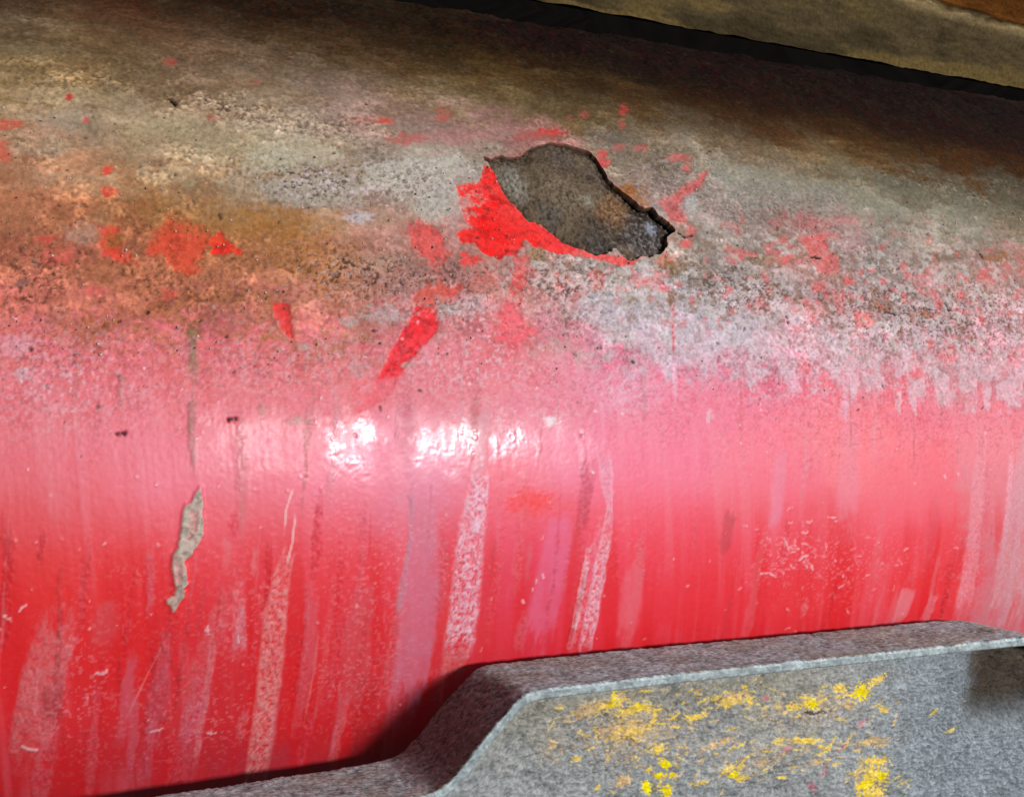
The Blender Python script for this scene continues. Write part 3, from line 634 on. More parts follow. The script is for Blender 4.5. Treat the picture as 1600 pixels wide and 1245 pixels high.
# --- glossy worn patches on the front of the pipe
for (poly, rv, am) in [([(300, 640), (880, 645), (960, 690), (900, 755), (560, 768), (300, 760)], .36, .6),
                       ([(500, 668), (525, 650), (585, 652), (600, 690), (578, 735), (545, 748), (510, 722)], .24, .95), ([(636, 690), (660, 668), (720, 658), (752, 676), (750, 715), (715, 732), (655, 726)], .25, .95),
                       ([(770, 690), (785, 672), (815, 668), (838, 690), (830, 722), (800, 738), (776, 720)], .23, .95), ([(860, 660), (930, 670), (920, 740), (850, 735)], .33, .6),
                       ([(320, 660), (470, 650), (480, 745), (330, 745)], .31, .5)]:
    P = pts(poly); w_ = window(P[:, 0].min() - 4, P[:, 0].max() + 4, P[:, 1].min() - 4, P[:, 1].max() + 4)
    x, s = X[w_], Sx[w_]
    d, _ = seg_dist(x, s, P, True); d = np.where(in_poly(x, s, P), d, -d) + (fbm(x / 2.4, s / 3.2, 91, 4) - .5) * 7
    m = sstep(-1.8, 2.6, d) * am * (0.5 + 0.5 * sstep(.36, .56, fbm(x / 3.2, s / 3.4, 93, 5, .7)))
    RO[w_] = RO[w_] * (1 - m) + rv * m
    GR[w_] *= (1 - .6 * m)
    if rv < .28:
        H[w_] += (m * ((fbm(x / .95, s / 1.1, 95, 2) - .5) * 0.038 + (fbm(x / .62, s / .7, 96, 2) - .5) * .045 + (fbm(x / 1.3, s / 9, 97, 2) - .5) * .06)).astype(np.float32)

# --- the hole
hole_px = [(750, 243), (766, 250), (780, 244), (800, 247), (815, 244), (826, 234), (842, 228), (858, 224), (880, 226), (900, 231), (920, 238), (932, 250), (942, 266), (952, 283), (966, 296), (985, 314), (1004, 330), (1016, 327), (1026, 341), (1042, 351), (1053, 362), (1041, 372), (1042, 386), (1034, 396), (1018, 402), (1000, 402), (985, 408), (975, 402), (962, 389), (948, 397), (930, 400), (905, 389), (880, 380), (866, 368), (852, 356), (838, 349), (826, 346), (808, 327), (795, 312), (785, 298), (778, 282), (772, 268), (762, 256)]
hp = subdiv(pts(hole_px), True, 4, 0.17)
hw = window(hp[:, 0].min() - 4, hp[:, 0].max() + 4, hp[:, 1].min() - 4, hp[:, 1].max() + 4)
x, s = X[hw], Sx[hw]
dist, _ = seg_dist(x, s, hp, True); ins = in_poly(x, s, hp)
Hl = H[hw]; edge = np.exp(-(dist / .7) ** 2)
Hl += (edge * .10).astype(np.float32)
lift = pts([(985, 312), (1010, 328), (1050, 358)]); dl_, _ = seg_dist(x, s, lift)
Hl += (0.9 * np.exp(-(dl_ / 4.0) ** 2)).astype(np.float32)
rimc = (np.exp(-(dist / .35) ** 2) * .55).astype(np.float32)
lowlip = (s < np.interp(x, np.sort(hp[:, 0]), np.full(len(hp), 0)) + 1e9)
blend(hw, rimc * (fbm(x / 1.2, s / 1.2, 99, 3) > .5), (206, 96, 84))

Xj, Sj = GX.copy(), GS.copy()
# pull the vertices next to the outline onto it so that the torn edge is clean
near = np.zeros(GX.shape, bool); bd = np.abs(np.where(ins, -dist, dist))
near_w = bd < .26
P0 = hp; P1 = np.roll(hp, -1, 0)
ii = np.argwhere(near_w)
qx_, qs_ = x[near_w], s[near_w]
best = np.full(qx_.shape, 1e9); bx_ = qx_.copy(); bs_ = qs_.copy()
for a, b in zip(P0, P1):
    d = b - a; t = np.clip(((qx_ - a[0]) * d[0] + (qs_ - a[1]) * d[1]) / (d @ d + 1e-12), 0, 1)
    ex, es = a[0] + t * d[0], a[1] + t * d[1]; q = np.hypot(qx_ - ex, qs_ - es); uu = q < best
    best = np.where(uu, q, best); bx_ = np.where(uu, ex, bx_); bs_ = np.where(uu, es, bs_)
tx = Xj[hw]; tx[near_w] = bx_; Xj[hw] = tx
ts = Sj[hw]; ts[near_w] = bs_; Sj[hw] = ts

TH = Sj / (R * 1000); RR = R + H / 1000.0
V = np.stack([Xj / 1000, -RR * np.cos(TH), RR * np.sin(TH)], -1).reshape(-1, 3)
nr, nc = GX.shape
F = grid_faces(nr, nc, wrap=True)
fcx = GX.reshape(-1)[F].mean(1); fcs = GS.reshape(-1)[F].mean(1)
cand = (fcx > hp[:, 0].min() - 1) & (fcx < hp[:, 0].max() + 1) & (fcs > hp[:, 1].min() - 1) & (fcs < hp[:, 1].max() + 1)
kill = np.zeros(len(F), bool); kill[cand] = in_poly(fcx[cand], fcs[cand], hp)
Fh = F[kill]; F = F[~kill]
# rim: walls down from the torn edge, so that the sheet has thickness
e_all = np.concatenate([Fh[:, [0, 1]], Fh[:, [1, 2]], Fh[:, [2, 3]], Fh[:, [3, 0]]])
key = np.sort(e_all, 1); kk_, idx, cnt = np.unique(key, axis=0, return_index=True, return_counts=True)
rim_e = e_all[idx[cnt == 1]]
rv, inv = np.unique(rim_e, return_inverse=True); inv = inv.reshape(rim_e.shape)
dirs = V[rv].copy(); dirs[:, 0] = 0; dirs /= np.linalg.norm(dirs, axis=1, keepdims=True)
levels = [V[rv]]
jr = np.random.default_rng(3)
for (x_, y_) in [(753, 243), (761, 248), (765, 250), (768, 256), (772, 262), (776, 268), (772, 252), (780, 276), (784, 286), (786, 292)]: pass
for dep in (0.0009, 0.0020):
    v_ = V[rv] - dirs * dep; v_[:, 0] += jr.normal(0, .00003, len(rv)); levels.append(v_)
base_n = len(V)
Vall = np.concatenate([V, levels[0], levels[1], levels[2]])
nrv = len(rv); rf = []
for k in range(2):
    a = base_n + k * nrv + inv; b = base_n + (k + 1) * nrv + inv
    rf.append(np.stack([a[:, 1], a[:, 0], b[:, 0], b[:, 1]], -1))
Fall = np.concatenate([F] + rf)
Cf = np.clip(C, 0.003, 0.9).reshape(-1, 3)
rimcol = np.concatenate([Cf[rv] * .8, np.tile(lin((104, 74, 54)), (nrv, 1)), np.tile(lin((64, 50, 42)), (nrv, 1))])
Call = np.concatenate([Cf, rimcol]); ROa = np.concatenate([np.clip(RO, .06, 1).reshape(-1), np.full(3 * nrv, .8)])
GRa = np.concatenate([np.clip(GR, 0, 1).reshape(-1), np.full(3 * nrv, .6)])

pipe = thing('pipe', 'large red painted pipe caked with dirt and torn open by a jagged hole', 'pipe', (0.2, 0, -R))
def child(o, par):
    o.parent = par; o.matrix_parent_inverse = Matrix.Translation(-Vector(par.location))
pm = surface_material('worn_red_paint', 0.30, 900, 0.55, 0.0004)
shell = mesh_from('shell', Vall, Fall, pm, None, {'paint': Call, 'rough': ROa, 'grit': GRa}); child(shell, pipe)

# layer seen through the hole
a0, a1 = hp[:, 0].min() - 14, hp[:, 0].max() + 14; b0, b1 = hp[:, 1].min() - 14, hp[:, 1].max() + 14
ix = np.linspace(a0, a1, 330); is_ = np.linspace(b0, b1, 230)
IS, IX = np.meshgrid(is_, ix, indexing='ij')
pa, pb = sref(770, 255), sref(1040, 380)
tt = np.clip(((IX - pa[0]) * (pb - pa)[0] + (IS - pa[1]) * (pb - pa)[1]) / ((pb - pa) @ (pb - pa)), 0, 1)
dep = 0.45 + 0.5 * sstep(.2, .6, tt) + 0.45 * sstep(0.62, 1.0, tt)
hd, _ = seg_dist(IX, IS, hp, True)
dep = dep + 0.35 * np.exp(-(hd / 1.6) ** 2)
g1 = fbm(IX / .8, IS / .8, 121, 3, .65); g2 = fbm(IX / 5, IS / 4, 123, 4); g3 = vn(IX / .55, IS / .55, 124)
dep = np.maximum(dep - (g1 - .5) * .9 - (g2 - .5) * .8, .12)
IC = lin((86, 72, 57)) * (1 + (g1[..., None] - .5) * 1.1 + (g3[..., None] - .5) * .4 + (g2[..., None] - .5) * 1.5)
for (px_, py_, rad, col, am) in [(800, 285, 9, (140, 134, 122), .6), (880, 300, 12, (118, 102, 84), .6), (960, 330, 9, (128, 92, 62), .75), (880, 245, 9, (78, 70, 66), .6), (925, 265, 7, (76, 66, 60), .6), (1010, 370, 12, (66, 60, 58), .85), (940, 380, 12, (68, 61, 57), .8), (860, 340, 7, (84, 78, 74), .6), (1020, 352, 3, (150, 154, 168), .7), (920, 310, 4, (156, 150, 132), .5)]:
    c = sref(px_, py_); q = np.hypot(IX - c[0], IS - c[1]) / (rad * .55) + (g2 - .5) * 1.2
    mm = (1 - sstep(.4, 1.6, q)) * am
    IC = IC * (1 - mm[..., None]) + lin(col) * (1 + (g1[..., None] - .5) * 1.6 + (g3[..., None] - .5) * .9) * mm[..., None]
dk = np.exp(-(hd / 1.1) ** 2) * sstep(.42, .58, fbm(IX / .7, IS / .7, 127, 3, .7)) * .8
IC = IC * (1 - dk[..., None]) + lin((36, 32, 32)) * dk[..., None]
wr = sstep(.55, .7, g1)[..., None] * sstep(.45, 1, tt)[..., None] * .5
IC = IC * (1 - wr) + lin((150, 142, 140)) * wr
dep = dep + np.where(in_poly(IX, IS, hp), 0, 1.1 * sstep(.25, 1.0, hd))
ri = R - dep / 1000; th = IS / (R * 1000)
iv = np.stack([IX / 1000, -ri * np.cos(th), ri * np.sin(th)], -1).reshape(-1, 3)
im = surface_material('grey_caked_grit', 0.28, 1400, 0.7, 0.0004, 0.3)
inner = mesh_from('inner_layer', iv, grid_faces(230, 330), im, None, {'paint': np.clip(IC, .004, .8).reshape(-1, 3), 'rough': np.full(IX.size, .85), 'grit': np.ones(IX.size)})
inner['label'] = 'dark grey grainy layer seen through the torn hole'
child(inner, pipe)

# loose grit lying on the caked part
gm = bpy.data.materials.new('loose_grit'); gm.use_nodes = True
nt = gm.node_tree; b_ = nt.nodes['Principled BSDF']; at = nt.nodes.new('ShaderNodeAttribute'); at.attribute_name = 'paint'
nz = nt.nodes.new('ShaderNodeTexNoise'); nz.inputs['Scale'].default_value = 1500
mx = nt.nodes.new('ShaderNodeMix'); mx.data_type = 'RGBA'; mx.blend_type = 'OVERLAY'; mx.inputs[0].default_value = .4
nt.links.new(at.outputs['Color'], mx.inputs[6]); nt.links.new(nz.outputs['Color'], mx.inputs[7]); nt.links.new(mx.outputs[2], b_.inputs['Base Color'])
b_.inputs['Roughness'].default_value = .8
t_ = (1 + 5 ** .5) / 2
ico = np.array([(-1, t_, 0), (1, t_, 0), (-1, -t_, 0), (1, -t_, 0), (0, -1, t_), (0, 1, t_), (0, -1, -t_), (0, 1, -t_), (t_, 0, -1), (t_, 0, 1), (-t_, 0, -1), (-t_, 0, 1)]) / 1.9
icf = np.array([(0, 11, 5), (0, 5, 1), (0, 1, 7), (0, 7, 10), (0, 10, 11), (1, 5, 9), (5, 11, 4), (11, 10, 2), (10, 7, 6), (7, 1, 8), (3, 9, 4), (3, 4, 2), (3, 2, 6), (3, 6, 8), (3, 8, 9), (4, 9, 5), (2, 4, 11), (6, 2, 10), (8, 6, 7), (9, 8, 1)])
gv, gf, gc = [], [], []
r = np.random.default_rng(19)
hpx = np.array(hole_px, float)
while len(gv) < 1500:
    px_, py_ = r.uniform(0, 1600), r.uniform(150 + 0, 640)
    if py_ < 150 + .09 * px_: continue
    if py_ > 480 and r.random() < (py_ - 480) / 150: continue
    if in_poly(np.array([px_]), np.array([py_]), hpx)[0]: continue
    q = sref(px_, py_); sz = min(r.lognormal(-1.45, .45), .6) * .55
    tt_ = q[1] / (R * 1000); v_ = ico * r.uniform(.6, 1.3, 3) + r.normal(0, .12, (12, 3)); v_ = v_ * sz / 1000
    cpos = np.array([q[0] / 1000, -(R + .0002) * math.cos(tt_), (R + .0002) * math.sin(tt_)])
    gf.append(icf + 12 * len(gv)); gv.append(v_ + cpos)
    base_c = lin([(150, 138, 118), (120, 100, 76), (186, 176, 160), (84, 72, 62), (200, 190, 182)][r.integers(5)])
    gc.append(np.tile(base_c * (.5 + .5 * min(1, py_ / 320)), (12, 1)) if False else np.tile(base_c, (12, 1)))
grit = mesh_from('grit', np.concatenate(gv), np.concatenate(gf), gm, None, {'paint': np.concatenate(gc)}, smooth=False)
grit['kind'] = 'stuff'; child(grit, pipe)

# --------------------------------------------------------- the bracket ------
YB = -0.1540                                       # rear edge of the bent plate
bk = np.array([(100, 1262), (230, 1246), (420, 1216), (580, 1192), (612, 1184), (640, 1165), (690, 1100), (735, 1050), (752, 1040), (780, 1035), (1000, 1013), (1250, 990), (1480, 968), (1500, 968), (1530, 974), (1600, 1000), (1660, 1040)], float)
pb3 = on_plane_y(bk[:, 0], bk[:, 1], YB)
print('plateau z', pb3[8:13, 2], 'x', pb3[8:14, 0])
ztop = float(np.mean(pb3[9:13, 2]))
rr_ = ray(np.array([868., 1235.]), np.array([1074., 1036.])); tq = (ztop - CAM[2]) / rr_[:, 2]
pf = CAM + rr_ * tq[:, None]
YF = float(np.mean(pf[:, 1])); print('front edge y', pf, 'YF', YF)
YF = CAM[1] + (YB - CAM[1]) / 1.118
pfr = on_plane_y(np.array([868., 1235.]), np.array([1073., 1030.]), YF)
TILT = float(np.mean(pfr[:, 2])) - ztop; print('tilt', TILT, YF, pfr)

TP = 0.0024                                         # plate thickness
pb3 = on_plane_y(bk[:, 0], bk[:, 1], YB)
prof = np.stack([pb3[:, 0], pb3[:, 2]], -1)
prof = np.concatenate([[prof[0] + np.array([-0.25, prof[0, 1] * 0])], prof, [[0.36, prof[0, 1]], [0.75, prof[0, 1] - .004]]])
prof[-2] = [prof[-3, 0] + 0.03, prof[0, 1]]
for _ in range(3):                                  # round the bends
    q = [prof[0]]
    for a, b in zip(prof[:-1], prof[1:]): q += [a * .75 + b * .25, a * .25 + b * .75]
    prof = np.array(q + [prof[-1]])
al = np.concatenate([[0], np.cumsum(np.hypot(*np.diff(prof, axis=0).T))])
n_al = 1000
la = np.interp(np.linspace(0, 1, n_al), [0, .12, .80, 1], [0, np.interp(bk[0, 0] * 0 + pb3[0, 0], prof[:, 0], al), np.interp(pb3[-1, 0], prof[:, 0], al), al[-1]])
PX = np.interp(la, al, prof[:, 0]); PZ = np.interp(la, al, prof[:, 1])
tx_, tz_ = np.gradient(PX), np.gradient(PZ); ln = np.hypot(tx_, tz_); NX, NZ = -tz_ / ln, tx_ / ln
yy = np.linspace(YB, YF, 56)
cs = [(YB + .0008, -TP)] + [(YB, -TP + .0005), (YB, -.0006), (YB - .0003, -.0001)] + [(y, 0) for y in yy[1:-1]] + [(YF + .0002, -.0001), (YF, -.0005)] + [(YF, -.0005 - k * (TP - .0009) / 7) for k in range(1, 8)] + [(YF + .0004, -TP)]
cs = np.array(cs)
ncs = len(cs)
uu_, vv_ = np.meshgrid(np.arange(ncs), np.arange(n_al), indexing='ij')
A_ = la[vv_] * 1000; B_ = (cs[uu_, 0] * 1000 + cs[uu_, 1] * 1000 * 1.0)
q1 = fbm(A_ / .9, B_ / .9, 131, 4, .65); q2 = fbm(A_ / 4, B_ / 4, 133, 3); q3 = vn(A_ / .5, B_ / .5, 135)
topm = ((uu_ > 3) & (uu_ < ncs - 9)).astype(float); frm = (uu_ >= ncs - 9).astype(float)
hh = (q1 - .5) * .55 * topm + (q2 - .5) * .5 + (q1 - .5) * .16 * frm
fy_ = -frm * ((q1 - .5) * .5 + (q2 - .5) * .9) / 1000
wob = (fbm(A_ / 7, B_ * 0 + 3, 137, 3) - .5) * .0012 * (uu_ <= 3)
tl_ = TILT * np.clip((cs[uu_, 0] - YB) / (YF - YB), 0, 1)
bx3 = np.stack([PX[vv_] + NX[vv_] * (cs[uu_, 1] + hh / 1000), cs[uu_, 0] + fy_ + wob, tl_ + PZ[vv_] + NZ[vv_] * (cs[uu_, 1] + hh / 1000)], -1)
FC = lin((148, 157, 158)) * np.clip(1 + ((q1 - .5) * 1.5 + (q3 - .5) * .6 + (q2 - .5) * .7)[..., None], .12, 2)
warm = sstep(.5, .62, fbm(A_ / 12, B_ / 9, 139, 3))[..., None] * .35
FC = FC * (1 - warm) + lin((140, 128, 106)) * (1 + (q1[..., None] - .5)) * warm
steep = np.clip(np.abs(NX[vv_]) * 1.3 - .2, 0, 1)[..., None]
FC = FC * (1 - .62 * steep) + lin((56, 58, 58)) * (1 + (q1[..., None] - .5) * 2.6) * .62 * steep  # shade of the sloping bends put into the colour
fm = frm[..., None]
FC = FC * (1 - fm) + lin((158, 168, 168)) * (1 + ((q1 - .5) * 1.0 + (q2 - .5) * .6)[..., None]) * fm
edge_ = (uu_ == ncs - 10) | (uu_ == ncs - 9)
FC = np.where(edge_[..., None], FC * 1.25, FC)  # front strip and its upper edge painted lighter, as if catching light
pitm = (q3 > .86)[..., None] * topm[..., None]
FC = np.where(pitm > 0, FC * .3, FC)
br = thing('bracket', 'bent grey steel bracket with flaking yellow paint in front of the red pipe', 'bracket', (0.2, YF, -0.14))
bmat = surface_material('dusty_grey_steel', .26, 1300, .6, .0004, .35)
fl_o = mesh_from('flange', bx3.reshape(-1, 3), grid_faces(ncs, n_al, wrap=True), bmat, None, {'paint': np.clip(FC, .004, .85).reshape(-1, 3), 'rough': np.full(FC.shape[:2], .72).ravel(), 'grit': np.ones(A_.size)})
child(fl_o, br)

# web: the upright face below the bent plate
YW = YF + .0012
nwx, nwz = 760, 330
wX = np.interp(np.linspace(0, 1, nwx), [0, .08, .94, 1], [prof[0, 0] + .01, on_plane_y(np.array([640.]), np.array([1200.]), YW)[0, 0], on_plane_y(np.array([1700.]), np.array([1100.]), YW)[0, 0], .70])
zt = np.interp(wX, PX, PZ) - TP * .6 + TILT
ZB = on_plane_y(np.array([1680.]), np.array([1290.]), YW)[0, 2]
vrow = np.concatenate([[-.9, -.5, -.2], np.linspace(0, 1, nwz - 3)])
WZ = ZB + (np.maximum(zt, ZB + .004)[None, :] - ZB) * vrow[:, None]; WX = np.broadcast_to(wX[None, :], WZ.shape)
wx_m, wz_m = WX * 1000, WZ * 1000
def wpt(px, py):
    p = on_plane_y(np.array([float(px)]), np.array([float(py)]), YW)[0]; return p[0] * 1000, p[2] * 1000
k1 = fbm(wx_m / .8, wz_m / .8, 151, 4, .65); k2 = fbm(wx_m / 2.6, wz_m / 1.7, 153, 4); k3 = fbm(wx_m / 11, wz_m / 9, 155, 3); k4 = vn(wx_m / .5, wz_m / .5, 157)
wave = np.abs(fbm(wx_m / 2.4, wz_m / 1.3, 159, 3) - .5) * 2
rx0 = wpt(1370, 1100)[0]
right = sstep(wpt(1310, 1150)[0], wpt(1490, 1150)[0], wx_m + (k3 - .5) * 22 + (k2 - .5) * 10)
hw_ = (k1 - .5) * .5 + (k2 - .5) * .9 + (wave - .3) * .9 * (.35 + .65 * right) + (k3 - .5) * 1.0
rec = sstep(wpt(1480, 1100)[0], wpt(1570, 1100)[0], wx_m + (k2 - .5) * 6 + (k3 - .5) * 5) * sstep(wpt(1600, 1140)[1], wpt(1600, 1095)[1], wz_m + (k3 - .5) * 3)
WY = YW - hw_ / 1000 + rec * .009
low_l = sstep(.9, 1.0, vrow)[:, None] * np.ones_like(WZ)
WY = np.where(vrow[:, None] > .97, YW + .0002 + rec * .009, WY)
WC = lin((148, 150, 149)) * np.ones(WZ.shape + (1,))
r_ = right[..., None]; WC = WC * (1 - r_) + lin((134, 141, 145)) * r_
tanm = (sstep(wpt(1380, 1100)[0], wpt(1200, 1100)[0], wx_m) * sstep(-9, 6, wz_m - np.interp(wx_m, [wpt(800, 1150)[0], wpt(1400, 1090)[0]], [wpt(800, 1150)[1], wpt(1400, 1090)[1]]) + (k3 - .5) * 20) * .6)[..., None]
WC = WC * (1 - tanm) + lin((150, 142, 122)) * tanm
WC = WC * (1 + ((k1 - .5) * .8 + (k2 - .5) * .4 + (k4 - .5) * .35 + (k3 - .5) * .5 - .3 * sstep(.12, 0, wave))[..., None])
WC = WC * (1 - rec[..., None] * .9) + lin((62, 48, 30)) * (1 + ((k1 - .5) + (k2 - .5) * 1.2)[..., None]) * rec[..., None] * .9
def wblob(px, py, rx, ry, col, am=1.0, thr=.5, ang=0.0, seed=161, sc=.62):
    cx_, cz_ = wpt(px, py); s1 = abs(wpt(px + 4, py)[0] - cx_) / 4; s2 = abs(wpt(px, py + 4)[1] - cz_) / 4
    a = (wx_m - cx_) / s1; b = -(wz_m - cz_) / s2; ca, sa = math.cos(ang), math.sin(ang)
    q = np.hypot((a * ca + b * sa) / rx, (-a * sa + b * ca) / ry)
    sel = q < 1.9; q = q[sel]
    v = np.exp(-q * q * .8) + (fbm(wx_m[sel] / sc, wz_m[sel] / (sc * .8), seed, 3, .7) - .5) * 1.5
    m = (sstep(thr + .05, thr + .2, v) * am)[:, None]
    WC[sel] = WC[sel] * (1 - m) + lin(col) * (.7 + .6 * k1[sel][:, None]) * m
rw = np.random.default_rng(8)
WASH = []
for (cx__, cy__, sx__, sy__, nn__) in [(970, 1120, 60, 30, 60), (1020, 1200, 60, 30, 34), (1150, 1100, 50, 16, 26), (1150, 1195, 50, 22, 26), (1280, 1100, 60, 18, 40), (1270, 1165, 50, 18, 24), (1362, 1205, 20, 32, 46), (1100, 1150, 160, 50, 40)]:
    for _ in range(nn__):
        WASH.append((rw.normal(cx__, sx__), rw.normal(cy__, sy__), rw.uniform(2, 11), rw.uniform(.8, 2.4), (226, 192, 114) if rw.random() < .6 else (246, 208, 60), rw.uniform(.35, .85), .35, rw.uniform(-1.2, .6)))
for _ in range(70):
    WASH.append((rw.uniform(830, 1600), rw.uniform(1060, 1245), rw.uniform(6, 34), rw.uniform(.5, 1.1), [(182, 186, 186), (84, 86, 88), (110, 112, 112)][rw.integers(3)], rw.uniform(.25, .6), .3, rw.normal(-.25, .5)))
YE = (240, 202, 84); YB_ = (250, 214, 12); YF_ = (214, 176, 120)
for (x_, y_, rx, ry, col, am, th_, an) in [(1000, 1150, 150, 70, YF_, .4, .78, 0), (1270, 1110, 140, 44, YF_, .35, .8, 0), (1200, 1180, 160, 50, YF_, .3, .85, 0)] + WASH + [
    (930, 1105, 60, 16, YF_, .7, .6, -.25), (955, 1100, 26, 8, YE, .9, .5, -.2), (958, 1092, 5, 14, YB_, .9, .45, 0), (998, 1104, 12, 7, YB_, .9, .45, 0), (990, 1110, 34, 9, YE, .8, .55, -.15),
    (980, 1145, 38, 14, YE, .8, .6, -.1), (1022, 1122, 6, 18, YE, .8, .55, .2), (975, 1140, 60, 30, YF_, .6, .72, 0), (1026, 1168, 14, 8, YE, .95, .5, -.4), (1040, 1193, 10, 6, YB_, 1, .35, .9),
    (1014, 1203, 7, 5, YE, 1, .4, 0), (1030, 1211, 6, 5, YB_, 1, .4, 0), (1050, 1211, 5, 5, YB_, 1, .4, 0), (1011, 1230, 7, 14, YB_, 1, .45, -.5), (1042, 1236, 8, 11, YB_, 1, .4, 0),
    (972, 1220, 16, 9, YF_, .9, .5, 0), (1092, 1120, 22, 5, YE, .85, .5, -.35), (1138, 1092, 30, 7, YE, .85, .5, .15), (1150, 1088, 26, 14, YF_, .7, .65, 0), (1136, 1103, 6, 9, YE, .9, .5, .2), (1172, 1095, 9, 5, YE, .9, .45, .2),
    (1120, 1162, 30, 6, YF_, .9, .5, -.25), (1140, 1200, 20, 12, YE, .7, .6, 0), (1146, 1210, 9, 5, YB_, 1, .4, 0), (1160, 1216, 14, 6, YE, .85, .5, -.2), (1095, 1222, 14, 6, YE, .8, .5, 0), (1190, 1192, 18, 6, YF_, .8, .55, -.3),
    (1260, 1098, 20, 8, YE, .9, .5, 0), (1270, 1100, 10, 6, YB_, 1, .4, .6), (1240, 1105, 12, 5, YE, .8, .55, 0), (1310, 1076, 14, 8, YE, .85, .55, .2), (1345, 1080, 16, 14, YB_, 1, .5, -.5), (1370, 1062, 22, 8, YE, .9, .5, -.4), (1325, 1100, 10, 8, YF_, .8, .5, 0),
    (1380, 1108, 10, 6, YE, .8, .5, .5), (1398, 1122, 3, 12, YF_, .8, .5, .1), (1258, 1156, 26, 5, YE, .9, .45, .15), (1285, 1166, 14, 4, YE, .9, .45, .5), (1215, 1156, 10, 5, YE, .8, .5, 0), (1280, 1190, 22, 5, YF_, .85, .5, -.1),
    (1362, 1158, 36, 7, YF_, .8, .6, 0), (1362, 1215, 24, 34, YE, .95, .62, 0), (1365, 1188, 24, 6, YE, .9, .45, .2), (1376, 1212, 10, 8, YB_, 1, .45, -.3), (1350, 1226, 14, 9, YB_, .95, .5, -.6), (1340, 1210, 4, 30, YF_, .8, .55, 0), (1366, 1240, 22, 8, YE, .9, .45, 0),
    (865, 1160, 10, 5, YF_, .8, .5, .8), (870, 1175, 60, 36, YF_, .5, .95, 0), (900, 1185, 8, 6, YE, .8, .5, 0), (1090, 1080, 8, 4, YF_, .8, .5, 0), (1230, 1170, 10, 4, (214, 120, 136), .7, .5, -.6), (1345, 1130, 10, 4, (206, 120, 136), .7, .5, -.8), (1315, 1168, 9, 3, (200, 116, 130), .7, .5, -.7),
    (1288, 1205, 9, 4, (206, 110, 130), .7, .5, -.9), (1268, 1228, 7, 12, (200, 100, 120), .6, .6, -.4), (1195, 1090, 8, 4, (206, 120, 130), .6, .5, 0), (1275, 1112, 18, 3, (30, 28, 30), .8, .5, .1)]:
    wblob(x_, y_, rx, ry, col, am, th_, an, seed=161 + int(x_) % 13)
web = mesh_from('web', np.stack([WX, WY, WZ], -1).reshape(-1, 3), grid_faces(nwz, nwx)[:, ::-1], bmat, None, {'paint': np.clip(WC, .004, .85).reshape(-1, 3), 'rough': np.full(WZ.size, .75), 'grit': np.ones(WZ.size)})
child(web, br)

# ------------------------------------------------------------ the beam ------
YM = 0.055
e0, e1 = on_plane_y(np.array([840., 1600.]), np.array([0., 139.]), YM)
slope = (e1[2] - e0[2]) / (e1[0] - e0[0])
nbx, nbz = 620, 180
BXs = np.linspace(-.25, 1.15, nbx)
HB = .075
tv = np.linspace(0, 1, nbz)
BX, TV = np.meshgrid(BXs, tv)
zl = e0[2] + slope * (BX - e0[0])
zl = zl + (fbm(BX * 90, BX * 0 + 2.5, 181, 5, .65) - .5) * .0022 * (1 - TV) 
bm_, bz_ = BX * 1000, TV * HB * 1000
j1 = fbm(bm_ / 1.2, bz_ / 1.2, 171, 4, .6); j2 = fbm(bm_ / 9, bz_ / 4, 173, 4); j3 = fbm(bm_ / 30, bz_ / 9, 175, 4)
BY = YM + ((j1 - .5) * .5 + (j2 - .5) * 1.2) / -1000
BC = lin((76, 64, 43)) * (1 + ((j1 - .5) * .5 + (j2 - .5) * .5)[..., None])
yel = (sstep(.52, .72, j3 + .30 * np.exp(-(bz_ / 5) ** 2) - .10 + .25 * sstep(.35, .5, BX) * np.exp(-(bz_ / 6) ** 2)))[..., None] * .55
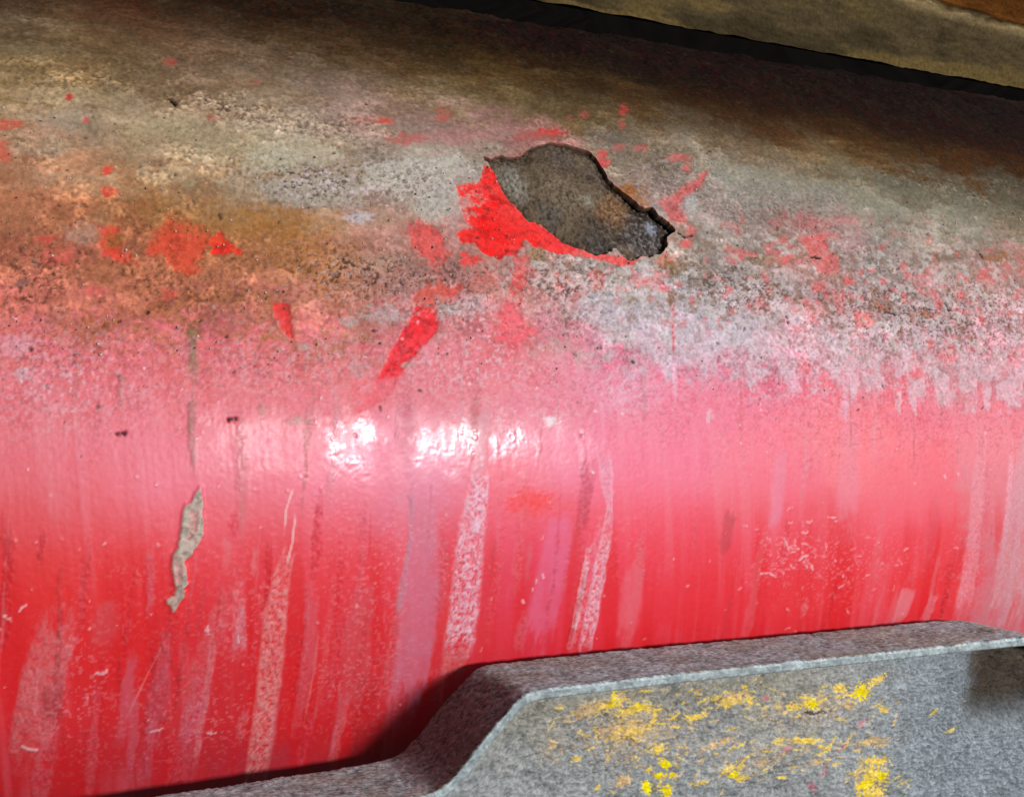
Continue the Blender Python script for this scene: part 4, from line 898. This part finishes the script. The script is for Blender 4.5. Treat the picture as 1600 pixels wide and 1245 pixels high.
BC = BC * (1 - yel) + lin((110, 90, 50)) * (1 + (j1[..., None] - .5) * .6) * yel
def bpt(px, py):
    p = on_plane_y(np.array([float(px)]), np.array([float(py)]), YM)[0]
    return p[0] * 1000, (p[2] - (e0[2] + slope * (p[0] - e0[0]))) * 1000
u0, u1, u2 = bpt(1330, -40), bpt(1470, 6), bpt(1600, 42)
ub = np.interp(bm_, [u0[0], u1[0], u2[0], u2[0] + 200], [u0[1], u1[1], u2[1], u2[1] - 4]) + (j2 - .5) * 5
topb = sstep(-.6, .6, bz_ - ub)[..., None]
ridge = np.exp(-((bz_ - ub + 3.2) / 2.6) ** 2)[..., None] * (.5 + .7 * j2[..., None]) * .8
BC = BC * (1 - ridge) + lin((150, 128, 90)) * ridge
BC = BC * (1 - topb) + lin((98, 58, 22)) * (1 + ((j1 - .5) * .6 + (j2 - .5) * .9)[..., None]) * topb
BY = BY - ridge[..., 0] * .0014 - topb[..., 0] * .0022
BC *= (1 - .35 * sstep(.5, .35, j3))[..., None]
beam = thing('beam', 'dusty olive brown steel beam above and behind the pipe at the top right', 'beam', (0.4, YM, float(e0[2])))
bem = surface_material('dusty_beam', .35, 700, .5, .0005, .2)
fp = mesh_from('face_plate', np.stack([BX, BY, zl + TV * HB], -1).reshape(-1, 3), grid_faces(nbz, nbx)[:, ::-1], bem, None, {'paint': np.clip(BC, .004, .8).reshape(-1, 3), 'rough': np.full(BX.size, .85), 'grit': np.ones(BX.size)})
child(fp, beam)
# the plate's underside, rear and top
bxs = np.linspace(-.25, 1.15, 40); zz = e0[2] + slope * (bxs - e0[0])
ring = [(YM + .0012, .0), (YM + .007, .0006), (YM + .007, HB), (YM + .0012, HB)]
bv = np.stack([np.stack([bxs, np.full(40, y_), zz + z_], -1) for y_, z_ in ring]).reshape(-1, 3)
body_m = plain('beam_brown', lin((60, 50, 36)), .9, .4, 60)
fb = mesh_from('rear_plate', bv, grid_faces(4, 40), body_m, None, smooth=False); child(fb, beam)
beam['kind'] = 'thing'
